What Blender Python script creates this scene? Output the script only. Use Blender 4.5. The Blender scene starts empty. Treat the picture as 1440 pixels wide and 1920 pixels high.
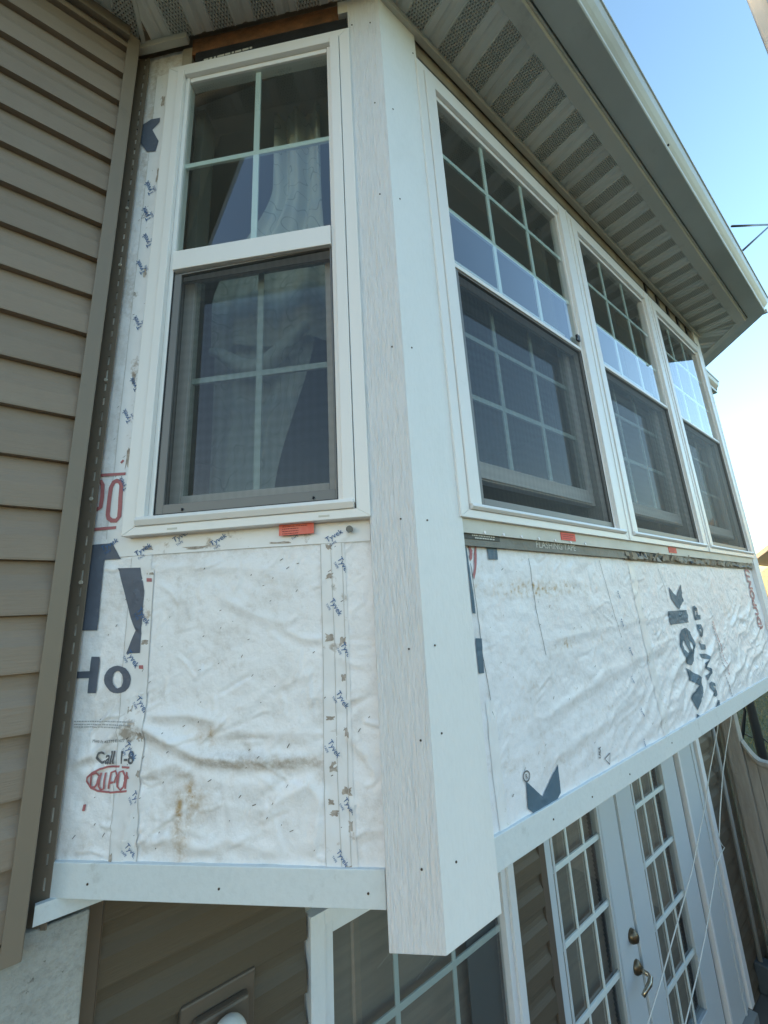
# ---------------------------------------------------------------- imports / reset
import bpy, bmesh, math, random
from mathutils import Vector, Matrix, noise
random.seed(7)
SC = bpy.context.scene
COL = SC.collection
PI = math.pi
c45 = math.sqrt(.5)

# ---------------------------------------------------------------- camera
cam_d = bpy.data.cameras.new('camera')
cam = bpy.data.objects.new('camera', cam_d)
COL.objects.link(cam)
cam_d.sensor_fit = 'HORIZONTAL'; cam_d.sensor_width = 36.0
cam_d.lens = 36.0 * 765.42 / 1440.0
cam_d.clip_start = .02; cam_d.clip_end = 2000
_r = Vector((0.79564, -0.60356, -0.05163)); _u = Vector((-0.10383, -0.21985, 0.96999)); _f = Vector((0.59680, 0.76641, 0.23759))
_m = Matrix((_r, _u, -_f)).transposed().to_4x4()
_m.translation = Vector((-0.560, -0.6151, 0.0))
cam.matrix_world = _m
SC.camera = cam

# ---------------------------------------------------------------- sky, sun, exposure
SUN_EL = math.radians(4); SUN_AZ = math.radians(300)   # azimuth measured clockwise from +Y
w = bpy.data.worlds.new('World'); SC.world = w; w.use_nodes = True
wn = w.node_tree.nodes; wl = w.node_tree.links
sky = wn.new('ShaderNodeTexSky'); sky.sky_type = 'NISHITA'; sky.sun_disc = False
sky.sun_elevation = SUN_EL; sky.sun_rotation = SUN_AZ
sky.air_density = 1.0; sky.dust_density = 1.0; sky.ozone_density = 1.8
bg = wn['Background']; wl.new(sky.outputs[0], bg.inputs[0]); bg.inputs[1].default_value = 0.15
sd = bpy.data.lights.new('sun', 'SUN'); sd.energy = 0.1; sd.angle = math.radians(12); sd.color = (1, .82, .62)
sun = bpy.data.objects.new('sun', sd); COL.objects.link(sun)
sun_dir = Vector((math.sin(SUN_AZ)*math.cos(SUN_EL), math.cos(SUN_AZ)*math.cos(SUN_EL), math.sin(SUN_EL)))
sun.rotation_euler = sun_dir.to_track_quat('Z', 'Y').to_euler()
SC.view_settings.view_transform = 'Standard'; SC.view_settings.look = 'None'
SC.view_settings.exposure = 2.93; SC.view_settings.gamma = 1; SC.view_settings.use_curve_mapping = False
SC.cycles.max_bounces = 10; SC.cycles.transparent_max_bounces = 24

# ---------------------------------------------------------------- helpers
def frame(origin, xdir):
    x = Vector(xdir).normalized(); z = Vector((0,0,1)); y = z.cross(x)
    m = Matrix((x, y, z)).transposed().to_4x4(); m.translation = Vector(origin); return m
XF = 2.87
FA = frame((0,0,0), (c45,-c45,0))        # angled left face of the bay: x runs right (negative = left), y runs into the wall
FB = frame((0,0,0), (1,0,0))             # long front face
FC = frame((XF,0,0), (c45,c45,0))        # far angled face
FM = frame((0,.543,0), (1,0,0))          # main wall, upper storey
FL = frame((0,.63,0), (1,0,0))           # lower storey wall
FW = Matrix.Identity(4)

def thing(name, label, cat, fr=FW, group=None):
    o = bpy.data.objects.new(name, None); COL.objects.link(o); o.empty_display_size = .1
    o.matrix_world = fr; o['label'] = label; o['category'] = cat; o['kind'] = 'thing'
    if group: o['group'] = group
    return o
def link(name, me, mat, parent=None, bevel=0, smooth=False):
    o = bpy.data.objects.new(name, me); COL.objects.link(o)
    if mat is not None:
        for m in (mat if isinstance(mat, list) else [mat]): me.materials.append(m)
    if parent is not None: o.parent = parent
    if bevel:
        b = o.modifiers.new('bevel', 'BEVEL'); b.width = bevel; b.segments = 2; b.limit_method = 'ANGLE'; b.angle_limit = math.radians(40)
    if smooth:
        for p in me.polygons: p.use_smooth = True
    return o
class MB:
    def __init__(s): s.v = []; s.f = []; s.mi = []
    def quad(s, *pts, mi=0):
        n = len(s.v); s.v += [tuple(p) for p in pts]; s.f.append(tuple(range(n, n+len(pts)))); s.mi.append(mi); return s
    def box(s, x0,x1,y0,y1,z0,z1, mi=0):
        n = len(s.v)
        s.v += [(x0,y0,z0),(x1,y0,z0),(x1,y1,z0),(x0,y1,z0),(x0,y0,z1),(x1,y0,z1),(x1,y1,z1),(x0,y1,z1)]
        for f in ((0,3,2,1),(4,5,6,7),(0,1,5,4),(1,2,6,5),(2,3,7,6),(3,0,4,7)): s.f.append(tuple(n+i for i in f)); s.mi.append(mi)
        return s
    def loft(s, rings, close=True, caps=True, mi=0):
        n = len(s.v); k = len(rings[0])
        for r in rings: s.v += [tuple(p) for p in r]
        for i in range(len(rings)-1):
            for j in range(k if close else k-1):
                a = n+i*k+j; b = n+i*k+(j+1)%k; s.f.append((a,b,b+k,a+k)); s.mi.append(mi)
        if caps and close:
            s.f.append(tuple(n+j for j in range(k))[::-1]); s.f.append(tuple(n+(len(rings)-1)*k+j for j in range(k))); s.mi += [mi,mi]
        return s
    def tube(s, pts, r, seg=8, mi=0):
        pts = [Vector(p) for p in pts]; rings = []
        for i, p in enumerate(pts):
            t = (pts[min(i+1,len(pts)-1)] - pts[max(i-1,0)]).normalized()
            a = t.cross(Vector((0,0,1)) if abs(t.z) < .9 else Vector((1,0,0))).normalized(); b = t.cross(a)
            rr = r[i] if isinstance(r, (list,tuple)) else r
            rings.append([p + a*rr*math.cos(2*PI*k/seg) + b*rr*math.sin(2*PI*k/seg) for k in range(seg)])
        return s.loft(rings, mi=mi)
    def mesh(s, name):
        me = bpy.data.meshes.new(name); me.from_pydata(s.v, [], s.f); me.update()
        if any(s.mi): me.polygons.foreach_set('material_index', s.mi)
        bm = bmesh.new(); bm.from_mesh(me); bmesh.ops.recalc_face_normals(bm, faces=bm.faces); bm.to_mesh(me); bm.free()
        return me
    def build(s, name, mat, parent=None, bevel=0, smooth=False):
        return link(name, s.mesh(name), mat, parent, bevel, smooth)
def part(parent, name, mat, *dims, bevel=.0015, label=None):
    o = MB().box(*dims).build(name, mat, parent, bevel)
    if label: o['label'] = label
    return o
def ss(a,b,x):
    t = max(0,min(1,(x-a)/(b-a))); return t*t*(3-2*t)

# ---------------------------------------------------------------- materials
def mat(name, col, rough=.6, var=0, vscale=3, vcol=None, bump=0, bscale=40, stretch=(1,1,1), spec=.5, metal=0, dirt=0, dcol=(.12,.09,.06), dscale=2.5, dlo=.55, dhi=.75, fine=0, fscale=200):
    m = bpy.data.materials.new(name); m.use_nodes = True; nt = m.node_tree; N = nt.nodes; L = nt.links
    P = N['Principled BSDF']; P.inputs['Roughness'].default_value = rough; P.inputs['Metallic'].default_value = metal
    P.inputs['Specular IOR Level'].default_value = spec
    tc = N.new('ShaderNodeTexCoord'); 
    def nz(scale, det=6, st=(1,1,1), rgh=.6):
        mp = N.new('ShaderNodeMapping'); mp.inputs['Scale'].default_value = st; L.new(tc.outputs['Object'], mp.inputs[0])
        n = N.new('ShaderNodeTexNoise'); n.inputs['Scale'].default_value = scale; n.inputs['Detail'].default_value = det; n.inputs['Roughness'].default_value = rgh
        L.new(mp.outputs[0], n.inputs[0]); return n.outputs[0]
    base = None
    rgb = N.new('ShaderNodeRGB'); rgb.outputs[0].default_value = (*col, 1); base = rgb.outputs[0]
    def mixc(fac, a, bcol):
        mx = N.new('ShaderNodeMix'); mx.data_type = 'RGBA'; L.new(fac, mx.inputs[0]); L.new(a, mx.inputs[6]); mx.inputs[7].default_value = (*bcol,1); return mx.outputs[2]
    def ramp(src, lo, hi, amt):
        r = N.new('ShaderNodeMapRange'); L.new(src, r.inputs[0]); r.inputs[1].default_value = lo; r.inputs[2].default_value = hi; r.inputs[4].default_value = amt; return r.outputs[0]
    if var: base = mixc(ramp(nz(vscale, st=stretch), .35, .65, var), base, vcol or tuple(c*.6 for c in col))
    if fine: base = mixc(ramp(nz(fscale, 3, stretch), .45, .7, fine), base, tuple(c*.5 for c in col))
    if dirt: base = mixc(ramp(nz(dscale, 8, rgh=.7), dlo, dhi, dirt), base, dcol)
    L.new(base, P.inputs['Base Color'])
    if bump:
        b = N.new('ShaderNodeBump'); b.inputs['Strength'].default_value = 1; b.inputs['Distance'].default_value = bump
        L.new(nz(bscale, 5, stretch), b.inputs['Height']); L.new(b.outputs[0], P.inputs['Normal'])
    m['P'] = 1
    return m
def board_tone(m, amt=.10):
    nt = m.node_tree; N = nt.nodes; L = nt.links; P = N['Principled BSDF']; src = P.inputs['Base Color'].links[0].from_socket
    oi = N.new('ShaderNodeObjectInfo'); r = N.new('ShaderNodeMapRange'); L.new(oi.outputs['Random'], r.inputs[0]); r.inputs[3].default_value = 1-amt; r.inputs[4].default_value = 1+amt*.5
    h = N.new('ShaderNodeHueSaturation'); L.new(r.outputs[0], h.inputs['Value']); L.new(src, h.inputs['Color']); L.new(h.outputs[0], P.inputs['Base Color'])
def add_attr_stain(m, attr, col, amt=1.0):
    nt = m.node_tree; N = nt.nodes; L = nt.links; P = N['Principled BSDF']
    src = P.inputs['Base Color'].links[0].from_socket
    a = N.new('ShaderNodeAttribute'); a.attribute_name = attr
    n = N.new('ShaderNodeTexNoise'); n.inputs['Scale'].default_value = 55; n.inputs['Detail'].default_value = 8; n.inputs['Roughness'].default_value = .75
    tc = N.new('ShaderNodeTexCoord'); L.new(tc.outputs['Object'], n.inputs[0])
    r = N.new('ShaderNodeMapRange'); L.new(n.outputs[0], r.inputs[0]); r.inputs[1].default_value=.35; r.inputs[2].default_value=.62
    mu = N.new('ShaderNodeMath'); mu.operation='MULTIPLY'; L.new(a.outputs['Fac'], mu.inputs[0]); L.new(r.outputs[0], mu.inputs[1])
    m2 = N.new('ShaderNodeMath'); m2.operation='MULTIPLY'; m2.inputs[1].default_value = amt; m2.use_clamp=True; L.new(mu.outputs[0], m2.inputs[0])
    mx = N.new('ShaderNodeMix'); mx.data_type='RGBA'; L.new(m2.outputs[0], mx.inputs[0]); L.new(src, mx.inputs[6]); mx.inputs[7].default_value=(*col,1)
    L.new(mx.outputs[2], P.inputs['Base Color'])

M_board = mat('painted_trim_grained', (.81,.81,.83), .55, bump=.0120, bscale=40, stretch=(4.5,4.5,.25), fine=.13, fscale=46, var=.04, vscale=2.2, vcol=(.62,.63,.60), dirt=.12, dcol=(.42,.43,.38), dscale=6, dlo=.5, dhi=.8)
M_smooth = mat('painted_trim_smooth', (.79,.79,.79), .55, bump=.0012, bscale=90, var=.14, vscale=3, vcol=(.62,.64,.61), dirt=.15, dcol=(.50,.50,.47), dscale=7, dlo=.5, dhi=.75, stretch=(2,2,.5), fine=.06, fscale=70)
M_skirt = mat('painted_skirt', (.66,.70,.715), .5, bump=.0008, bscale=60, var=.15, vscale=4, vcol=(.56,.60,.61), dirt=.5, dcol=(.33,.33,.30), dscale=13, dlo=.60, dhi=.74, fine=.1, fscale=90)
M_vinyl = mat('white_vinyl', (.81,.79,.775), .35, var=.25, vscale=6, vcol=(.69,.67,.65), stretch=(1,1,.3), dirt=.2, dcol=(.42,.39,.34), dscale=12, dlo=.6, dhi=.8, bump=.0003, bscale=30)
M_vinyl_in = mat('white_vinyl_sash', (.72,.71,.69), .4)
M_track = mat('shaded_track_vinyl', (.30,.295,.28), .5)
M_grille = mat('pale_grille', (.74,.80,.77), .4)
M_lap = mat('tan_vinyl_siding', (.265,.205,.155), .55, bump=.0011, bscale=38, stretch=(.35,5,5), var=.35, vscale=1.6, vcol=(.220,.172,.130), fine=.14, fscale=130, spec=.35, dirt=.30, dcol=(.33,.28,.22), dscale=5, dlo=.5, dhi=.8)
M_laplow = mat('darkened_brown_siding', (.125,.098,.068), .55, bump=.0011, bscale=38, stretch=(.35,5,5), var=.5, vscale=1.6, vcol=(.095,.075,.052), fine=.12, fscale=160, spec=.3)  # brown siding, its colour darkened further to carry part of the wall's shade
M_chanlow = mat('darkened_brown_channel', (.13,.10,.075), .5, var=.3, vscale=3, vcol=(.10,.078,.058))  # channel brown with the same lower-wall shade put into the colour
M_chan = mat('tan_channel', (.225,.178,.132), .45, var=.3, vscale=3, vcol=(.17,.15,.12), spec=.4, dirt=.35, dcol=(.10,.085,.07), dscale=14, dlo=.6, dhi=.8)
M_chand = mat('channel_flange', (.20,.165,.13), .6, dirt=.4, dcol=(.2,.18,.15), dscale=25, dlo=.55, dhi=.75)
M_conc = mat('concrete', (.42,.42,.40), .9, var=.7, vscale=3, vcol=(.27,.27,.25), bump=.010, bscale=30, dirt=.9, dcol=(.13,.125,.11), dscale=33, dlo=.635, dhi=.67, fine=.35, fscale=110)
M_soff = mat('soffit_metal', (.74,.73,.69), .5, var=.3, vscale=3, vcol=(.60,.59,.54), dirt=.3, dcol=(.16,.15,.12), dscale=8, dlo=.6, dhi=.85)
M_softrim = mat('soffit_trim', (.62,.61,.56), .5, dirt=.4, dcol=(.15,.13,.10), dscale=10, dlo=.55, dhi=.8)
M_gut = mat('gutter_metal', (.58,.60,.57), .32, var=.3, vscale=2.5, vcol=(.33,.35,.34), dirt=.35, dcol=(.17,.16,.14), dscale=7, dlo=.58, dhi=.85)
M_scr = mat('screen_frame', (.16,.155,.15), .4)
M_dark = mat('dark_gasket', (.012,.013,.018), .5)
M_black = mat('black_flashing', (.012,.012,.014), .45, bump=.002, bscale=20)
M_osb = mat('sheathing', (.22,.095,.04), .8, var=.9, vscale=18, vcol=(.09,.045,.02), bump=.003, bscale=60)
M_dirtywood = mat('weathered_flashing', (.36,.325,.27), .7, var=.7, vscale=5, vcol=(.20,.165,.125), dirt=.7, dcol=(.11,.085,.06), dscale=9, dlo=.52, dhi=.72, bump=.003, bscale=22)
M_greytape = mat('flashing_tape_grey', (.17,.165,.145), .5, var=.6, vscale=9, vcol=(.10,.095,.08), bump=.003, bscale=30)
M_feltpaper = mat('felt_paper', (.42,.35,.26), .8, var=.8, vscale=16, vcol=(.2,.15,.10))
M_flange = mat('nailing_flange', (.60,.585,.53), .5, var=.5, vscale=7, vcol=(.45,.42,.36), dirt=.4, dcol=(.22,.18,.13), dscale=16, dlo=.58, dhi=.75)
M_blue = mat('blue_print', (.07,.125,.18), .55, var=.5, vscale=20, vcol=(.10,.16,.22), dirt=.25, dcol=(.45,.45,.44), dscale=26, dlo=.62, dhi=.75)
M_blue2 = mat('slate_print', (.082,.098,.135), .55, var=.5, vscale=20, vcol=(.12,.14,.19), dirt=.3, dcol=(.45,.45,.44), dscale=30, dlo=.62, dhi=.75)
M_inkblue = mat('tape_ink', (.035,.12,.30), .5)
M_ink = mat('grey_ink', (.13,.13,.14), .6)
M_finkb = mat('small_grey_print', (.30,.31,.34), .6)
M_fink = mat('small_pale_print', (.40,.40,.41), .6)
M_red = mat('red_print', (.40,.13,.14), .6, var=.4, vscale=24, vcol=(.5,.2,.2))
M_redf = mat('faded_red_print', (.50,.25,.25), .6)
M_tag = mat('orange_tag', (.72,.055,.03), .5)
M_tagA = mat('faded_orange_tag', (.72,.14,.10), .6, var=.6, vscale=30, vcol=(.80,.30,.24))
M_tagtext = mat('tag_text', (.22,.02,.02), .6)
M_slot = mat('slot_backing', (.72,.71,.67), .6, var=.9, vscale=9, vcol=(.10,.085,.07))
M_grime = mat('brown_grime', (.50,.44,.39), .8, var=.8, vscale=90, vcol=(.24,.19,.155))
M_edge = mat('tape_edge_line', (.50,.47,.44), .7)
M_tape = mat('seam_tape', (.80,.80,.82), .38, var=.45, vscale=12, vcol=(.70,.68,.67), dirt=.8, dcol=(.33,.26,.20), dscale=15, dlo=.60, dhi=.68)
M_staple = mat('rusty_staple', (.07,.045,.03), .6, metal=.3)
M_jamb = mat('interior_jamb', (.16,.15,.13), .7)
M_room = mat('interior_wall', (.32,.30,.26), .8)
M_ceil = mat('interior_ceiling', (.55,.55,.52), .9)
M_floorin = mat('interior_floor', (.12,.075,.04), .5)
M_brownrefl = mat('brown_reflection', (.40,.31,.235), .6, var=.6, vscale=3, vcol=(.27,.21,.165), stretch=(1,1,12))  # brown reflection in the lower glass, put into a streaked colour
M_door = mat('white_door_paint', (.60,.65,.67), .4, var=.15, vscale=4, vcol=(.52,.55,.55))
M_doorp = mat('white_door_paint_shade', (.58,.62,.63), .45)
M_brass = mat('dull_brass', (.16,.12,.075), .3, metal=.8)
M_chrome = mat('worn_brass_lever', (.42,.37,.29), .2, metal=.9)
M_wood = mat('weathered_wood', (.40,.37,.32), .85, var=.7, vscale=7, vcol=(.26,.235,.20), stretch=(4,4,.5), bump=.004, bscale=24, dirt=.5, dcol=(.08,.07,.055), dscale=14, dlo=.62, dhi=.76)
M_timber = mat('pale_timber', (.66,.60,.52), .8, var=.5, vscale=6, vcol=(.50,.44,.36), stretch=(4,4,.4), bump=.003, bscale=24)
M_pole = mat('dark_pole', (.02,.022,.024), .4)
M_string = mat('white_string', (.62,.62,.58), .8)
M_globe = mat('white_globe', (.70,.72,.70), .25)
M_pipe = mat('grey_conduit', (.26,.275,.27), .45)
M_meter = mat('dark_blue_box', (.06,.075,.085), .5)
M_patio = mat('patio_pavers', (.12,.112,.10), .9, var=.4, vscale=1.5, vcol=(.08,.075,.065), bump=.003, bscale=30)
M_roof = mat('asphalt_shingle', (.07,.065,.06), .9, bump=.004, bscale=60)
M_nb = mat('cream_siding', (.72,.60,.42), .7)
M_nbt = mat('cream_trim', (.70,.58,.46), .6)
M_grass_soil = mat('lawn_ground', (.060,.075,.030), .95, var=.8, vscale=.8, vcol=(.038,.052,.022), bump=.02, bscale=9, dirt=.5, dcol=(.10,.095,.055), dscale=2.2, dlo=.5, dhi=.7)
M_blade = mat('grass_blades', (.070,.095,.035), .8, var=.8, vscale=1.4, vcol=(.10,.105,.055))

for m_ in (M_lap, M_laplow, M_wood, M_soff): board_tone(m_, .10)
# house wrap: off-white sheet with grime, plus per-vertex stains that follow the folds
def crinkle(m):
    nt = m.node_tree; N = nt.nodes; L = nt.links; P = N['Principled BSDF']; prev = P.inputs['Normal'].links[0].from_socket
    tc = N.new('ShaderNodeTexCoord')
    for sc, st, dist in ((7,(1,1,1.9),.0060),(19,(1.3,1,1.2),.0026)):
        mp = N.new('ShaderNodeMapping'); mp.inputs['Scale'].default_value = st; L.new(tc.outputs['Object'], mp.inputs[0])
        n = N.new('ShaderNodeTexNoise'); n.noise_type = 'RIDGED_MULTIFRACTAL'; n.inputs['Scale'].default_value = sc; n.inputs['Detail'].default_value = 3; n.inputs['Distortion'].default_value = .6
        L.new(mp.outputs[0], n.inputs[0]); b = N.new('ShaderNodeBump'); b.inputs['Distance'].default_value = dist; b.inputs['Strength'].default_value = .55
        L.new(n.outputs[0], b.inputs['Height']); L.new(prev, b.inputs['Normal']); prev = b.outputs[0]
    L.new(prev, P.inputs['Normal'])
def wrapmat(name, col):
    m = mat(name, col, .42, var=.35, vscale=9, vcol=tuple(c*.86 for c in col), bump=.0022, bscale=48, dirt=.40, dcol=(.50,.45,.41), dscale=30, dlo=.56, dhi=.70, fine=.08, fscale=330)
    crinkle(m)
    add_attr_stain(m, 'stain', (.36,.29,.22), .75); add_attr_stain(m, 'rust', (.40,.25,.10), 1.5)
    return m
M_wrapA = wrapmat('house_wrap', (.86,.85,.87)); M_wrapB = wrapmat('house_wrap_front', (.82,.82,.86))

# perforated soffit: diamond grid of punched holes
def perfmat():
    m = mat('perforated_soffit', (.76,.74,.68), .55, var=.3, vscale=3, vcol=(.56,.54,.48)); nt = m.node_tree; N = nt.nodes; L = nt.links; P = N['Principled BSDF']
    src = P.inputs['Base Color'].links[0].from_socket
    tc = N.new('ShaderNodeTexCoord'); sx = N.new('ShaderNodeSeparateXYZ'); L.new(tc.outputs['Object'], sx.inputs[0])
    def M(op, a, b=None):
        n = N.new('ShaderNodeMath'); n.operation = op
        for i, q in enumerate((a,b)):
            if q is None: continue
            if isinstance(q, (int,float)): n.inputs[i].default_value = q
            else: L.new(q, n.inputs[i])
        return n.outputs[0]
    a = M('SINE', M('MULTIPLY', M('ADD', M('MULTIPLY', sx.outputs[0], 1.0), M('MULTIPLY', sx.outputs[1], .62)), 2*PI/.0100))
    b = M('SINE', M('MULTIPLY', M('SUBTRACT', M('MULTIPLY', sx.outputs[0], 1.0), M('MULTIPLY', sx.outputs[1], .62)), 2*PI/.0100))
    s = M('ADD', a, b)
    r = N.new('ShaderNodeMapRange'); L.new(s, r.inputs[0]); r.inputs[1].default_value = 1.1; r.inputs[2].default_value = 1.7
    mx = N.new('ShaderNodeMix'); mx.data_type='RGBA'; L.new(r.outputs[0], mx.inputs[0]); L.new(src, mx.inputs[6]); mx.inputs[7].default_value = (.05,.042,.034,1)
    L.new(mx.outputs[2], P.inputs['Base Color'])
    bp = N.new('ShaderNodeBump'); bp.inputs['Distance'].default_value = .002; bp.invert = False; L.new(s, bp.inputs['Height']); L.new(bp.outputs[0], P.inputs['Normal'])
    return m
M_perf = perfmat()

def glassmat(name, tint, f0=.09, dirt=.0):
    m = bpy.data.materials.new(name); m.use_nodes = True; nt = m.node_tree; N = nt.nodes; L = nt.links
    N.remove(N['Principled BSDF']); out = N['Material Output']
    g = N.new('ShaderNodeNewGeometry'); dp = N.new('ShaderNodeVectorMath'); dp.operation='DOT_PRODUCT'; L.new(g.outputs['Normal'], dp.inputs[0]); L.new(g.outputs['Incoming'], dp.inputs[1])
    def M(op, a, b=None, cl=False):
        n = N.new('ShaderNodeMath'); n.operation = op; n.use_clamp = cl
        for i, q in enumerate((a,b)):
            if q is None: continue
            if isinstance(q, (int,float)): n.inputs[i].default_value = q
            else: L.new(q, n.inputs[i])
        return n.outputs[0]
    cs = M('ABSOLUTE', dp.outputs['Value']); om = M('SUBTRACT', 1.0, cs, True); p5 = M('POWER', om, 4.2)
    fr = M('ADD', f0, M('MULTIPLY', p5, 1-f0), True)
    tr = N.new('ShaderNodeBsdfTransparent'); tr.inputs[0].default_value = (*tint,1)
    gl = N.new('ShaderNodeBsdfGlossy'); gl.inputs['Roughness'].default_value = .004; gl.inputs['Color'].default_value = (.96,.96,1,1)
    mx = N.new('ShaderNodeMixShader'); L.new(fr, mx.inputs[0]); L.new(tr.outputs[0], mx.inputs[1]); L.new(gl.outputs[0], mx.inputs[2]); last = mx.outputs[0]
    if dirt:
        tc = N.new('ShaderNodeTexCoord'); n = N.new('ShaderNodeTexNoise'); n.inputs['Scale'].default_value = 5; n.inputs['Detail'].default_value = 8; L.new(tc.outputs['Object'], n.inputs[0])
        r = N.new('ShaderNodeMapRange'); L.new(n.outputs[0], r.inputs[0]); r.inputs[1].default_value=.3; r.inputs[2].default_value=.8; r.inputs[3].default_value=dirt*.4; r.inputs[4].default_value=dirt
        df = N.new('ShaderNodeBsdfDiffuse'); df.inputs[0].default_value=(.6,.6,.58,1)
        m2 = N.new('ShaderNodeMixShader'); L.new(r.outputs[0], m2.inputs[0]); L.new(last, m2.inputs[1]); L.new(df.outputs[0], m2.inputs[2]); last = m2.outputs[0]
    L.new(last, out.inputs[0]); return m
M_glass = glassmat('window_glass', (.80,.86,.83), .10, .02)
M_glassd = glassmat('door_glass', (.75,.78,.76), .12, .03)

def screenmat():
    m = bpy.data.materials.new('insect_mesh'); m.use_nodes = True; nt = m.node_tree; N = nt.nodes; L = nt.links
    N.remove(N['Principled BSDF']); out = N['Material Output']
    def M(op, a, b=None, cl=False):
        n = N.new('ShaderNodeMath'); n.operation = op; n.use_clamp = cl
        for i, q in enumerate((a,b)):
            if q is None: continue
            if isinstance(q, (int,float)): n.inputs[i].default_value = q
            else: L.new(q, n.inputs[i])
        return n.outputs[0]
    g = N.new('ShaderNodeNewGeometry'); dp = N.new('ShaderNodeVectorMath'); dp.operation='DOT_PRODUCT'; L.new(g.outputs['Normal'], dp.inputs[0]); L.new(g.outputs['Incoming'], dp.inputs[1])
    cs = M('MAXIMUM', M('ABSOLUTE', dp.outputs['Value']), .05)
    # woven threads seen at this distance beat into soft bands
    tc = N.new('ShaderNodeTexCoord'); wv = N.new('ShaderNodeTexWave'); wv.wave_type='BANDS'; wv.bands_direction='X'; wv.inputs['Scale'].default_value = 16; wv.inputs['Distortion'].default_value = 3.0; wv.inputs['Detail'].default_value = 1.5; wv.inputs['Detail Scale'].default_value = .55
    L.new(tc.outputs['Object'], wv.inputs[0])
    wv2 = N.new('ShaderNodeTexWave'); wv2.wave_type='BANDS'; wv2.bands_direction='Z'; wv2.inputs['Scale'].default_value = 11; wv2.inputs['Distortion'].default_value = 4.5; wv2.inputs['Detail'].default_value = 1.5; wv2.inputs['Detail Scale'].default_value = .5
    L.new(tc.outputs['Object'], wv2.inputs[0])
    wsum = M('MULTIPLY', M('SUBTRACT', M('ADD', wv.outputs['Fac'], wv2.outputs['Fac']), 1.0), .045)
    fac = M('MINIMUM', M('ADD', M('ADD', .31, M('DIVIDE', .08, cs)), wsum), .68)
    tr = N.new('ShaderNodeBsdfTransparent'); df = N.new('ShaderNodeBsdfPrincipled'); df.inputs['Base Color'].default_value = (.020,.022,.024,1); df.inputs['Roughness'].default_value = .6
    mx = N.new('ShaderNodeMixShader'); L.new(fac, mx.inputs[0]); L.new(tr.outputs[0], mx.inputs[1]); L.new(df.outputs[0], mx.inputs[2]); L.new(mx.outputs[0], out.inputs[0])
    return m
M_mesh = screenmat()

def curtainmat():
    m = mat('sheer_curtain', (.55,.62,.58), .8); nt = m.node_tree; N = nt.nodes; L = nt.links; P = N['Principled BSDF']
    tc = N.new('ShaderNodeTexCoord'); n = N.new('ShaderNodeTexNoise'); n.inputs['Scale'].default_value = 7; n.inputs['Detail'].default_value = 1.5; L.new(tc.outputs['Object'], n.inputs[0])
    def M(op, a, b=None, cl=False):
        q = N.new('ShaderNodeMath'); q.operation = op; q.use_clamp = cl
        for i, s in enumerate((a,b)):
            if s is None: continue
            if isinstance(s, (int,float)): q.inputs[i].default_value = s
            else: L.new(s, q.inputs[i])
        return q.outputs[0]
    f = M('ABSOLUTE', M('SUBTRACT', M('FRACT', M('MULTIPLY', n.outputs[0], 9.0)), .5))
    r = N.new('ShaderNodeMapRange'); L.new(f, r.inputs[0]); r.inputs[1].default_value = .0; r.inputs[2].default_value = .05; r.inputs[3].default_value = 1; r.inputs[4].default_value = 0
    mx = N.new('ShaderNodeMix'); mx.data_type='RGBA'; L.new(r.outputs[0], mx.inputs[0]); mx.inputs[6].default_value=(.80,.82,.78,1); mx.inputs[7].default_value=(.36,.40,.38,1)
    L.new(mx.outputs[2], P.inputs['Base Color'])
    tr = N.new('ShaderNodeBsdfTranslucent'); tr.inputs[0].default_value=(.6,.66,.62,1); ms = N.new('ShaderNodeMixShader'); ms.inputs[0].default_value=.35
    L.new(P.outputs[0], ms.inputs[1]); L.new(tr.outputs[0], ms.inputs[2]); L.new(ms.outputs[0], N['Material Output'].inputs[0])
    return m
M_curt = curtainmat()

# ================================================================ GROUND
def struct(o, label=None):
    o['kind'] = 'structure'
    if label: o['label'] = label
    return o
def heightmap(name, x0,x1,y0,y1, nx, ny, fz, m):
    mb = MB(); 
    for j in range(ny+1):
        for i in range(nx+1):
            x = x0+(x1-x0)*i/nx; y = y0+(y1-y0)*j/ny; mb.v.append((x,y,fz(x,y)))
    for j in range(ny):
        for i in range(nx): a = j*(nx+1)+i; mb.f.append((a,a+1,a+nx+2,a+nx+1)); mb.mi.append(0)
    return mb.build(name, m)
ZG = -2.56
struct(heightmap('lawn', -300,300,-300,300, 120,120, lambda x,y: ZG + (0 if abs(x)<40 and abs(y)<40 else .25*noise.noise(Vector((x*.02,y*.02,0)))), M_grass_soil))
struct(MB().box(-4,3.9,-3.5,.62,-2.66,-2.50).build('patio', M_patio, None, .01))
# blades of grass on the strip of lawn seen under the far end of the bay
mb = MB()
for i in range(26000):
    x = random.uniform(6.0, 17.0); y = random.uniform(.6, 4.2) + (x-8)*.05
    if random.random() > 9.0/x: continue
    h = random.uniform(.025,.06); a = random.uniform(0,PI); wd = random.uniform(.004,.009); lx = random.uniform(-.03,.03); ly = random.uniform(-.03,.03)
    dx = math.cos(a)*wd; dy = math.sin(a)*wd
    mb.quad((x-dx,y-dy,ZG-.005),(x+dx,y+dy,ZG-.005),(x+lx,y+ly,ZG+h))
g = bpy.data.meshes.new('grass'); g.from_pydata(mb.v, [], mb.f); go = link('grass', g, M_blade); go['kind'] = 'stuff'; go['label'] = 'short green grass of the lawn beyond the fence'; go['category'] = 'grass'

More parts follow.
